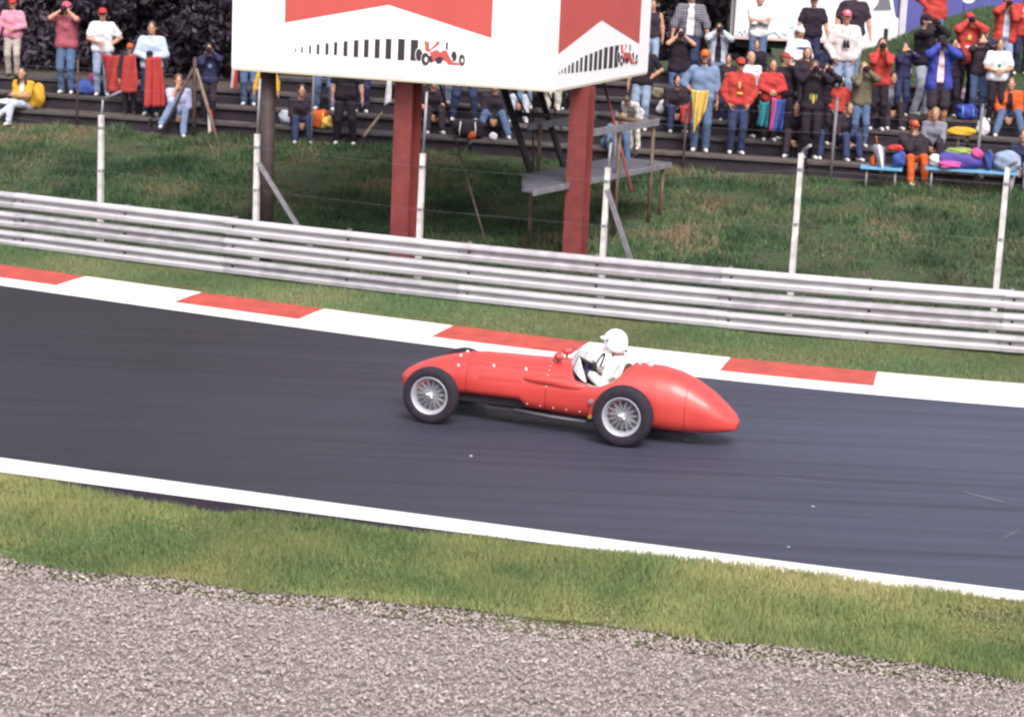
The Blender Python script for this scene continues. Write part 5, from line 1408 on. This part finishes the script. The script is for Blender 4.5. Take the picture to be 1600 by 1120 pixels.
sit(36, 183, 100, 'dark-haired woman in yellow jacket and pale jeans sitting cross-legged at the terrace front', -.25, topc='yellow', jacket='white', leg='pale', arms=('fold', 'fold'), hair=('long', DK), feet=[(-.10, -.62, 0), (-.34, -.60, .12)], height=1.66, loose=.03)
stand(326, 196, 68, 'person in navy jacket and dark trousers looking through a camera beside the braced post', .1, topc='navy', leg='dark', arms=('facelow', 'face'), loose=.03, hair=('short', DK), prints=[((.03, -.145, 1.26), (.05, .05), 'denimsh')], shoes=(.03, .03, .03)); held('cam', -1, 'small dark camera held by the man in the navy jacket')
stand(390, 156, None, 'person in jeans partly hidden by the left end of the billboard', 0, topc='grey', leg='jeans', hair=('short', DK), height=1.74)
stand(417, 203, 104, 'small person in long yellow raincoat behind the dark brown pillar', 0, topc='yellow', leg='dark', longtop=.34, loose=.03, bulk=1.35, hair=('short', BR), arms=('side', 'side'))
stand(508, 172, None, 'person in blue jeans under the billboard left of the man in black', 0, topc='dark', leg='jeans', stance=.16, height=1.78)
stand(541, 216, None, 'person all in black with white shoes standing on the grass under the billboard', 0, topc='black', sleeve='short', leg='black', stance=.16, arms=('down', 'side'), bulk=1.12, loose=.03, height=1.80, shoes=(.75, .74, .72))
sit(672, 215, 150, 'person in dark clothes sitting beside the left red billboard pillar', .2, topc='black', leg='dark', sleeve='short', arms=('lap', 'knee'), hair=('short', DK), shoes=(.5, .5, .5))
stand(694, 168, None, 'person in light blue jeans standing under the billboard', 0, topc='ltblue', leg='ljeans', height=1.75)
stand(727, 190, None, 'person in dark blue jeans standing with legs apart under the billboard', 0, topc='red', leg='djeans', stance=.22, height=1.80, bulk=1.1)
sit(772, 226, 143, 'person in blue cap and dark jacket sitting with knees apart under the billboard', 0, topc='dark', leg='jeans', cap='cobalt', hair=('short', DK), arms=('lap', 'lap'), feet=[(-.30, -.58, 0), (.30, -.56, 0)], lean=.30, height=1.78, loose=.03)
sit(812, 200, 130, 'person in pale jeans sitting behind the black slanting braces', 0, topc='black', leg='pale', hair=('short', BR), arms=('lap', 'lap'))
stand(866, 182, None, 'person in white trousers under the corner of the billboard', 0, topc='teal', leg='cream', height=1.74)
stand(888, 172, 92, 'person in teal jacket behind the right red billboard pillar', 0, topc='teal', leg='dark', hair=('short', BR))
sit(958, 250, 196, 'person in blue denim bending forward behind the grey platform handrail', .4, topc='denimsh', leg='jeans', hair=('short', BL), lean=.75, arms=('knee', 'knee'), height=1.7)
stand(995, 245, 190, 'person in white trousers bending down behind the platform railing', -.5, topc='white', leg='cream', hair=('short', BR), lean=1.05, arms=('knee', 'knee'), omin=.2)
# ---- right part, back rows
stand(1003, 199, 60, 'person in black shirt and pale jeans beside the right edge of the billboard', -.2, topc='black', leg='ljeans', sleeve='short', arms=('down', 'hip'), hair=('short', DK), bulk=1.08, headyaw=-.4)
stand(1027, 118, None, 'person in dark top and light jeans high up beside the billboard edge', 0, topc='dark', leg='ljeans', sleeve='none', height=1.78)
stand(1076, 137, -22, 'person in open grey checked shirt over a white T-shirt, arms hanging', 0, topc='greyck', jacket='white', leg='djeans', sleeve='rolled', arms=('side', 'side'), loose=.035, hair=('short', BR))
stand(1060, 172, 42, 'person in black T-shirt and jeans with hands clasped at the face', 0, topc='black', sleeve='short', leg='jeans', arms=('face', 'face'), hair=('short', DK), loose=.03, bulk=1.05); held('cam', -1, 'small camera in the hands of the man in the black T-shirt')
stand(1120, 162, 36, 'person in pale denim jacket over black T-shirt raising a camera', 0, topc='pale', jacket='black', leg='ljeans', arms=('face', 'face'), hair=('short', DKR), loose=.04, bulk=1.05); held('cam', -1, 'camera raised by the man in the pale denim jacket')
stand(1097, 232, 77, 'long-haired person in blue shirt and orange cap with yellow flag at the waist', -.1, topc='denimsh', leg='jeans', sleeve='rolled', cap='orange', badge='yellow', arms=('hip', 'down'), hair=('long', DK), loose=.03, skin=1); A_R6 = PEOPLE[-1]
stand(1153, 234, 90, 'person in red jacket and red cap with hands in the jacket pockets', .05, topc='red', jacket='cred', leg='djeans', cap='cred', arms=('pocket', 'pocket'), loose=.042, bulk=1.12, hair=('short', BR), prints=[((-.02, -.172, 1.27), (.025, .07), 'pyellow'), ((0, -.178, 1.12), (.06, .022), 'pyellow')], shades=True)
stand(1170, 206, 80, 'balding grey-haired person in white and pink top behind the man in red', .3, topc='white', leg='black', hair=('bald', GY), arms=('chest', 'down'), skin=2, prints=[((.10, -.135, 1.34), (.05, .035), 'magenta')])
stand(1204, 226, 93, 'woman with long brown hair in a red sweater', .1, topc='cred', leg='dark', hair=('long', DKR), arms=('belly', 'belly'), loose=.035, bulk=1.08)
stand(1224, 210, 82, 'person in red cap and black jacket looking to the right', .55, topc='black', leg='black', cap='cred', hair=('short', BR), arms=('down', 'chin'), headyaw=.35, loose=.03)
stand(1195, 124, -26, 'person in white sweatshirt and jeans standing with folded arms', 0, topc='white', sleeve='rolled', leg='jeans', arms=('fold', 'fold'), hair=('short', BR), loose=.03, skin=0)
stand(1243, 172, 42, 'person in white hood and blue-banded white sweatshirt leaning to the right', .35, topc='white', leg='black', cap='white', capkind='beanie', hair=('short', BR), arms=('belly', 'belly'), loose=.045, bulk=1.12, roll=.06, headyaw=.4, headpitch=.25, skin=3, prints=[((0, -.165, 1.32), (.13, .028), 'purple')])
stand(1268, 122, -8, 'person in black polo shirt and dark trousers with arms hanging', 0, topc='black', sleeve='short', leg='navy', cap='black', hair=('short', DK), arms=('side', 'side'), loose=.03, bulk=1.12)
stand(1331, 130, -24, 'big person in dark T-shirt behind the man with binoculars', 0, topc='dark', sleeve='short', leg='ljeans', hair=('short', DK), arms=('side', 'side'), loose=.035, bulk=1.25)
stand(1317, 172, 14, 'person in pale checked jacket and pink cap with binoculars on the chest', 0, topc='paleck', leg='ljeans', cap='pinkcap', badge='white', hair=('short', BR), arms=('pocket', 'pocket'), loose=.045, bulk=1.12); held('bino', -1, 'black binoculars hanging on the chest of the man in the pale checked jacket', 'chest')
stand(1268, 240, 95, 'person in black shirt with yellow flame print looking through a camera', 0, topc='black', leg='black', hair=('short', BR), arms=('face', 'face'), loose=.03, skin=3, prints=[((-.05, 0, 1.12), (.018, .07), 'lime'), ((.0, 0, 1.09), (.022, .09), 'pyellow'), ((.05, 0, 1.12), (.018, .06), 'lime')]); held('cam', -1, 'black camera at the face of the man with the yellow flame print')
stand(1287, 226, 99, 'person with dark jacket and pale sleeve photographing left of the man with binoculars', .1, topc='black', leg='black', hair=('short', DK), arms=('facelow', 'face'), loose=.03, prints=[((.13, -.12, 1.20), (.05, .12), 'white')]); held('cam', -1, 'pale camera held beside the man with the yellow flame print')
stand(1345, 239, 97, 'person in olive sweater and blue jeans lifting a camera with both hands', .05, topc='olive', leg='jeans', hair=('short', BL), arms=('facelow', 'face'), loose=.035, bulk=1.0, stance=.12, skin=2); held('cam', -1, 'small camera lifted by the woman in the olive sweater')
stand(1311, 236, 129, 'small person in white and blue cap and red jacket behind the grey post', -.1, topc='red', leg='black', cap='white', badge='cobalt', hair=('short', DK), arms=('pocket', 'pocket'), loose=.04, skin=3, shoes=(.5, .2, .1))
stand(1373, 204, 60, 'woman with long reddish hair in a red top holding a small camera', -.1, topc='red', leg='black', hair=('long', DKR), arms=('facelow', 'facelow'), loose=.03, skin=1); held('cam', -1, 'small dark camera at the chin of the red-haired woman')
stand(1441, 180, 22, 'person in black jacket and pale jeans seen side-on raising a camera', .75, topc='black', leg='pale', cap='black', hair=('short', DK), arms=('face', 'face'), loose=.04, bulk=1.05, stance=.13); held('cam', -1, 'camera raised by the man in the black jacket and pale jeans')
stand(1466, 205, 56, 'person in blue anorak and dark shorts with white socks taking a photo', .0, topc='blue', jacket='softpink', leg='dark', shorts=True, hair=('short', DK), cap='black', arms=('face', 'face'), loose=.05, bulk=1.1, longtop=.10, shoes=(.03, .025, .03), skin=3, stance=.13); held('cam', -1, 'black camera held by the man in the blue anorak'); RB = PEOPLE[-1]
stand(1508, 172, 19, 'person in red jacket and red cap with black trousers photographing', .05, topc='red', leg='black', cap='red', hair=('short', BR), arms=('face', 'face'), loose=.05, bulk=1.1, longtop=.10, prints=[((0, -.168, 1.28), (.045, .055), 'pyellow'), ((0, -.175, 1.10), (.075, .028), 'softpink')], shoes=(.04, .03, .04)); held('cam', -1, 'black camera of the man in the red jacket and black trousers'); 
stand(1463, 88, -45, 'person in red jacket high on the grass with one arm stretched sideways', 0, topc='red', leg='jeans', hair=('short', BR), arms=('hip', 'spread'), loose=.05, bulk=1.15, longtop=.10)
stand(1557, 192, 60, 'person in white T-shirt with green print and black trousers eating', 0, topc='white', sleeve='short', leg='black', hair=('short', BR), arms=('belly', 'belly'), loose=.04, bulk=1.1, prints=[((0, -.165, 1.20), (.04, .035), 'green')])
stand(1571, 128, -6, 'person in red jacket over blue denim shirt and pale jeans at the top right', 0, topc='red', jacket='ltblue', leg='ljeans', cap='pinkcap', hair=('short', BR), arms=('face', 'facelow'), loose=.05, bulk=1.1, longtop=.06, prints=[((-.14, -.12, 1.38), (.035, .04), 'softpink')]); held('cam', -1, 'dark camera of the man in the red jacket and denim shirt')
stand(1600, 118, -14, 'person in red jacket and navy trousers cut by the right edge', -.1, topc='red', leg='navy', cap='orange', hair=('short', BR), arms=('chest', 'down'), loose=.05, bulk=1.1, longtop=.06, prints=[((0, -.165, 1.36), (.06, .08), 'cream')])
sit(1586, 214, 118, 'person in black and orange jacket and jeans sitting with hands together at the right', -.1, topc='orange', jacket='black', leg='jeans', hair=('short', BR), arms=('lap', 'lap'), lean=.25, feet=[(-.26, -.58, 0), (.26, -.56, 0)], loose=.05, bulk=1.1, height=1.75)
sit(1606, 288, 205, 'person in pale jeans sitting at the right edge of the terrace front', -.3, topc='navy', leg='pale', hair=('short', BR), arms=('lap', 'lap'), shoes=(.5, .08, .05))
sit(1426, 284, 193, 'person in dark jacket, orange trousers and red cap sitting at the blue bench', .25, topc='dark', leg='orange', cap='red', badge='yellow', hair=('short', DK), arms=('chin', 'lap'), lean=.22, loose=.045, bulk=1.05, skin=3, height=1.78)
sit(1252, 236, 150, 'person in dark clothes crouching on the terrace below the man with flame print', -.2, topc='black', leg='dark', hair=('short', DK), arms=('lap', 'knee'), lean=.4, height=1.7)
stand(823, 172, None, 'person in light jeans standing behind the black braces', 0, topc='grey', leg='ljeans', height=1.74)
stand(1296, 168, 62, 'person in navy jacket squeezed between the black polo shirt and the checked jacket', .1, topc='navy', leg='dark', hair=('short', BR), arms=('down', 'belly'))
stand(1136, 190, 84, 'dark-haired person in dark top half hidden behind the man in the red jacket', -.1, topc='dark', leg='djeans', hair=('short', DK), arms=('down', 'chest'))
sit(1398, 196, 118, 'person in grey top sitting between the red-haired woman and the white jacket', .1, topc='grey', leg='dark', hair=('short', DK), arms=('lap', 'lap'), height=1.7)
stand(1487, 178, 60, 'person in dark top standing behind the blue anorak', .2, topc='black', leg='black', hair=('short', DK), arms=('down', 'facelow'))
stand(1540, 150, 62, 'person in navy top standing behind the white T-shirt with green print', -.1, topc='navy', leg='dark', hair=('short', BR), arms=('down', 'down'))
sit(1330, 262, 176, 'person in dark jacket sitting on the lowest step behind the grey post', .3, topc='dark', leg='djeans', hair=('short', BR), arms=('lap', 'knee'), height=1.7)
sit(1285, 262, 190, 'person in dark top sitting on the lowest step right of the flame print', -.2, topc='black', leg='djeans', hair=('short', DK), arms=('lap', 'lap'), height=1.72)
stand(1232, 190, 96, 'person in black top standing directly behind the red cap and black jacket', .2, topc='black', leg='black', hair=('short', DKR), arms=('down', 'down'))
stand(1258, 196, 74, 'dark-haired person in dark top looking over the flame print shoulder', 0, topc='dark', leg='dark', hair=('long', DK), arms=('belly', 'down'))
stand(1410, 186, 66, 'person in navy top standing left of the black jacket and pale jeans', .1, topc='navy', leg='djeans', hair=('short', BR), arms=('facelow', 'face'))
sit(1470, 262, 176, 'person in grey top sitting on the step in front of the blue anorak', -.2, topc='grey', leg='dark', hair=('short', BL), arms=('lap', 'knee'), height=1.66)
stand(1530, 176, 52, 'person in dark top and jeans standing right of the red jacket with black trousers', 0, topc='dark', leg='jeans', hair=('short', DK), arms=('face', 'face'))
sit(1060, 216, 128, 'person in dark top sitting behind the big white plastic bag', .1, topc='dark', leg='djeans', hair=('short', DK), arms=('lap', 'lap'), height=1.7)
stand(640, 168, None, 'person in jeans standing behind the left red pillar', 0, topc='grey', leg='jeans', height=1.76)
stand(566, 170, None, 'person in dark trousers standing behind the person all in black', 0, topc='navy', leg='navy', height=1.74)
sit(468, 214, 142, 'person in dark clothes sitting between the yellow raincoat and the orange backpack', .2, topc='dark', leg='djeans', hair=('short', DK), arms=('lap', 'lap'), height=1.7)
stand(1180, 176, 62, 'person in black top between the denim jacket and the folded arms', -.1, topc='black', leg='dark', hair=('short', BR), arms=('down', 'down'))
# white socks of the man in shorts
ob, inf = RB
for sx in (-1, 1):
    s_ = inf['s']; MB().lathe([(.06 * s_, .046), (.06 * s_, .054), (.20 * s_, .062), (.20 * s_, .05)], 14, (sx * .13 * s_, (.02 if sx < 0 else -.01) * s_, 0), 'Z').build('sock', CL['white'], ob)

# ================================================================== FLAGS AND CLOTHS
def fp(px, py, o):     # point above the terrace distance o whose image is px,py
    d = ray(px, py); t = (42.0 + o) / (d.y + .185 * d.x); return Vector((0, 0, CAM_H)) + d * t
flag('red_flag', [fp(157, 84, 1.0), fp(213, 86, .22), fp(209, 146, .15), fp(164, 143, .9)], cloth('flag_red', (.42, .052, .046)), 'wide red flag held between the man in white T-shirt and the orange cap', 'flag', .07, 2.2, group='red flags on the left terrace')
flag('red_flag', [fp(227, 90, .16), fp(252, 91, .16), fp(261, 167, .12), fp(226, 168, .12)], CL['cloth'] if 'cloth' in CL else MATS['cloth_flag_red'], 'narrow long red flag hanging in front of the pale blue shirt', 'flag', .05, 2.6, group='red flags on the left terrace', seed=2)
flag('striped_scarf', [fp(363, 98, 2.2), fp(372, 99, 2.2), fp(369, 146, 2.1), fp(359, 145, 2.15)], [CL['softpink'], CL['red']], 'red and white scarf hanging below the left end of the billboard', 'scarf', .02, 1.2, 10, 12)
flag('furled_flag', [fp(324, 172, .0), fp(330, 172, .0), fp(336, 205, -.2), fp(325, 210, -.2)], [CL['white'], CL['red']], 'small red and white furled flag leaning by the braced post', 'flag', .02, 1.2, 10, 10)
flag('red_pouch', [fp(322, 126, .6), fp(331, 127, .6), fp(332, 141, .55), fp(323, 140, .55)], CL['cred'], 'small red cloth hanging in front of the man in navy', 'cloth', .02, 1.2, 8, 8)
flag('white_flag', [fp(606, 112, .6), fp(613, 113, .6), fp(611, 160, .5), fp(600, 166, .5)], CL['white'], 'rolled white flag hanging beside the left red pillar', 'flag', .03, 1.6, 10, 12)
flag('yellow_flag', [fp(1081, 140, A_R6[0].location.y + .185 * A_R6[0].location.x - 42.0 - .20), fp(1108, 141, A_R6[0].location.y + .185 * A_R6[0].location.x - 42.0 - .20), fp(1103, 172, A_R6[0].location.y + .185 * A_R6[0].location.x - 42.0 - .24), fp(1083, 210, A_R6[0].location.y + .185 * A_R6[0].location.x - 42.0 - .24)], CL['pyellow'], 'yellow flag tied at the waist of the man in the blue shirt', 'flag', .045, 1.6)
flag('red_flag', [fp(1062, 165, .5), fp(1080, 160, .5), fp(1082, 196, .45), fp(1064, 192, .45)], CL['red'], 'bunched red flag beside the yellow flag and white bag', 'flag', .05, 1.4, 12, 12)
flag('tied_jacket', [fp(1187, 158, .32), fp(1203, 158, .30), fp(1199, 200, .28), fp(1183, 196, .30)], CL['teal'], 'teal jacket hanging at the waist of the woman in red', 'jacket', .06, 1.5, 14, 12)
flag('tied_jacket', [fp(1207, 152, .30), fp(1228, 155, .30), fp(1222, 205, .28), fp(1201, 204, .26)], [CL['magenta'], CL['cobalt'], CL['cobalt']], 'blue and pink jacket hanging next to the teal jacket', 'jacket', .06, 1.5, 15, 12)
flag('red_white_flag', [fp(1286, 108, 1.2), fp(1296, 104, 1.2), fp(1292, 152, 1.0), fp(1281, 158, 1.0)], [CL['red'], CL['white']], 'red and white flag hanging left of the pale jeans', 'flag', .03, 1.5, 10, 12)
flag('white_jacket', [fp(1398, 112, 2.9), fp(1425, 106, 2.9), fp(1424, 126, 2.8), fp(1391, 130, 2.8)], CL['white'], 'white jacket sleeve hanging over the step beside the black jacket man', 'jacket', .06, 1.4, 14, 10)
# ================================================================== BAGS AND BUNDLES
G = 'bags and bundles on the terrace'
Mx = lambda n: CL[n]
blob('yellow_jacket', 57, 160, 0, (.34, .30, .50), Mx('yellow'), 'yellow jacket bundled beside the seated woman in yellow', 'jacket', 1)
blob('bag', 133, 142, 0, (.42, .26, .30), Mx('cobalt'), 'blue bag lying behind the jeans of the man in dark pink', 'bag', 2, group=G)
blob('bag', 144, 136, 0, (.14, .14, .16), Mx('magenta'), 'small magenta bag beside the blue bag', 'bag', 3, group=G)
blob('bag', 6, 158, 0, (.34, .24, .14), Mx('white'), 'flat white bag at the left edge of the terrace', 'bag', 4, group=G)
blob('cloth_bundle', 455, 186, 0, (.46, .30, .28), Mx('pale'), 'pale cloth bundle right of the yellow raincoat', 'cloth', 5)
blob('backpack', 499, 211, 0, (.40, .28, .38), Mx('orange'), 'orange and yellow backpack on the grass edge left of the man in black', 'bag', 6, strap=Mx('pyellow'), group=G)
blob('cushion', 512, 203, 0, (.20, .34, .26), Mx('pyellow'), 'ochre cushion leaning on the orange backpack', 'cushion', 7)
blob('bag', 733, 216, 0, (.62, .32, .36), Mx('black'), 'big black holdall with white stripe under the billboard', 'bag', 8, strap=Mx('white'), group=G)
blob('bag', 739, 229, 0, (.17, .15, .17), Mx('orange'), 'small orange bag on the grass left of the blue cap man', 'bag', 9, group=G)
blob('bag', 773, 231, 0, (.16, .15, .15), Mx('white'), 'round white bag between the feet of the blue cap man', 'bag', 10, group=G, lump=.05)
blob('bag', 1046, 176, 0, (.46, .32, .40), Mx('white'), 'large white plastic bag at the end of the grey platform', 'bag', 11, group=G, tie=True)
blob('bag', 1031, 152, 0, (.24, .22, .24), Mx('khaki'), 'beige bag behind the large white plastic bag', 'bag', 12, group=G)
blob('bag', 1110, 176, 0, (.16, .14, .16), Mx('white'), 'small white bag behind the man in the red jacket', 'bag', 13, group=G)
blob('bag', 1405, 142, 0, (.55, .3, .30), Mx('purple'), 'dark blue bag with yellow badge beside the white jacket', 'bag', 14, group=G)
blob('backpack', 1514, 188, 0, (.42, .32, .30), Mx('blue'), 'blue backpack with pale top on the step right of the blue anorak', 'bag', 15, strap=Mx('skyb'), group=G)
blob('jacket_bundle', 1515, 160, 0, (.38, .26, .26), Mx('softpink'), 'pale bundled jacket on top of the blue backpack', 'jacket', 16, z=None)
blob('bag', 1541, 210, 0, (.26, .22, .36), Mx('white'), 'white carrier bag left of the seated man in black and orange', 'bag', 17, group=G, tie=True)
blob('yellow_bag', 1506, 213, 0, (.52, .26, .18), Mx('yellow'), 'flat yellow bag lying on the plank left of the thick grey post', 'bag', 18, group=G)
blob('bag', 1549, 182, 0, (.20, .18, .20), Mx('white'), 'white bag between the knees and the backpack by the seated man', 'bag', 19, group=G)
# blue benches with things on them
benchm = mat('sky_blue_paint', (.13, .33, .52), .55, var=.18, vscale=5)
def bench(pa, pb, py, lab):
    a, b = fp(pa, py, -.55), fp(pb, py + 5, -.55); z = (a.z + b.z) / 2; L = (b - a).length; mid = (a + b) / 2; g = float(terrain(np.array([mid.x]), np.array([mid.y]))[0])
    r = empty('bench', (mid.x, mid.y, g), TH); tag(r, lab, 'bench', 'blue benches at the terrace front'); h = z - g
    for j in range(2): MB().box((0, -.10 + .22 * j, h - .025), (L, .20, .045), None, .006).build('seat_plank', benchm, r)
    for sx in (-1, 1):
        for sy in (-.12, .14): MB().bar((sx * (L / 2 - .12), sy, -.08), (sx * (L / 2 - .12), sy, h - .048), .022, n=8).build('leg', zinc, r)
    return r, L, h
b1, L1, h1 = bench(1345, 1410, 258, 'short sky-blue bench left of the seated man in orange trousers'); b2, L2, h2 = bench(1446, 1592, 262, 'long sky-blue bench loaded with bundles at the right')
def on_bench(b, h, fx, size, m_, name, lab, cat, seed, dy=0., dz=0., **k):
    p = b.matrix_basis @ Vector((0, 0, 0)); c = b.location + Matrix.Rotation(TH, 4, 'Z') @ Vector((fx, dy, 0)); o = c.y + .185 * c.x - 42.0
    return blob(name, 0, 0, 0, size, m_, lab, cat, seed, z=(c.x, o, b.location.z + h + dz), **k)
on_bench(b2, h2, -.68, (.22, .3, .22), Mx('cream'), 'food_bag', 'pale food bag at the left end of the long blue bench', 'bag', 21)
on_bench(b2, h2, -.22, (.80, .32, .30), Mx('purple'), 'jacket_bundle', 'purple bundled jacket on the long blue bench', 'jacket', 22)
on_bench(b2, h2, -.25, (.46, .24, .14), Mx('lime'), 'jacket_bundle', 'lime green cloth lying on the purple jacket', 'cloth', 23, dz=.24)
on_bench(b2, h2, .05, (.22, .26, .18), Mx('magenta'), 'cloth_bundle', 'pink cloth on top of the purple jacket', 'cloth', 24, dz=.20)
on_bench(b2, h2, -.42, (.40, .16, .14), Mx('magenta'), 'cloth_bundle', 'long pink roll at the front edge of the blue bench', 'cloth', 25, dy=-.18)
on_bench(b2, h2, .28, (.16, .24, .36), Mx('cobalt'), 'bag', 'upright blue bag on the long bench by the thick grey post', 'bag', 26, group=G)
on_bench(b2, h2, .62, (.50, .34, .36), Mx('ljeans'), 'jeans_pile', 'pile of folded pale denim at the right end of the blue bench', 'clothes', 27)
on_bench(b1, h1, .30, (.24, .24, .30), Mx('cobalt'), 'bag', 'small blue bag on the short blue bench', 'bag', 28, group=G)
on_bench(b1, h1, .22, (.28, .2, .12), Mx('cred'), 'cloth_bundle', 'red and pale cloth lying over the small blue bag', 'cloth', 29, dz=.30)
on_bench(b1, h1, -.16, (.12, .14, .20), Mx('orange'), 'bag', 'small orange bag beside the folded umbrella', 'bag', 30, group=G)
# folded umbrella leaning on the short bench
u0, u1 = fp(1380, 274, -.75), fp(1369, 214, -.45)
um = empty('folded_umbrella', tuple(u0)); tag(um, 'grey and white folded umbrella leaning against the short blue bench', 'umbrella'); dv = u1 - u0
MB().bar((0, 0, 0), dv * .12, .008, .012).build('tip', CL['black'], um)
mb = MB(); n = 16; rings = []
for t, r_ in ((.10, .012), (.25, .055), (.55, .105), (.72, .12), (.80, .06)):
    c = dv * t; rings.append([mb.bm.verts.new(c + Vector((math.cos(6.283 * i / n) * r_ * (1 if i % 2 else .72), math.sin(6.283 * i / n) * r_ * (1 if i % 2 else .72), 0))) for i in range(n)])
for a, b in zip(rings, rings[1:]):
    for i in range(n):
        f = mb.bm.faces.new((a[i], a[(i + 1) % n], b[(i + 1) % n], b[i])); f.material_index = 1 if (i // 2) % 3 == 0 else 0; f.smooth = True
o_ = mb.build('canopy', [CL['grey'], CL['white']], um)
MB().bar(dv * .78, dv * 1.02, .010).build('handle', CL['orange'], um)
# wooden stick leaning left of the red pillar, litter on the bank
s0_, s1_ = fp(568, 214, -.4), fp(597, 176, .35)
st = empty('wooden_stick', tuple(s0_)); tag(st, 'brown wooden stick leaning on the terrace left of the red pillar', 'stick'); MB().bar((0, 0, 0), s1_ - s0_, .035, .02, n=8).build('shaft', tan_m, st)
for (px, py, c_, lab) in ((1000, 388, (.60, .55, .20), 'yellow paper scrap on the grass bank behind the guardrail'), (1022, 397, (.30, .45, .45), 'pale blue paper scrap on the bank beside the yellow scrap')):
    y_ = 33.0; x_ = solve_x(lambda x: Vector((x, y_, .3)), px); z_ = solve_z(x_, y_, py)
    p_ = Vector((x_, y_, float(terrain(np.array([x_]), np.array([y_]))[0]) + .06))
    mb = MB(); v = bmesh.ops.create_icosphere(mb.bm, subdivisions=2, radius=.07)['verts']
    for q in v: q.co = Vector((q.co.x * 1.5, q.co.y * .8, q.co.z * .8)) * random.uniform(.7, 1.15)
    tag(mb.build('paper_scrap', mat('paper_%d' % px, c_, .8), None, tuple(p_)), lab, 'litter')
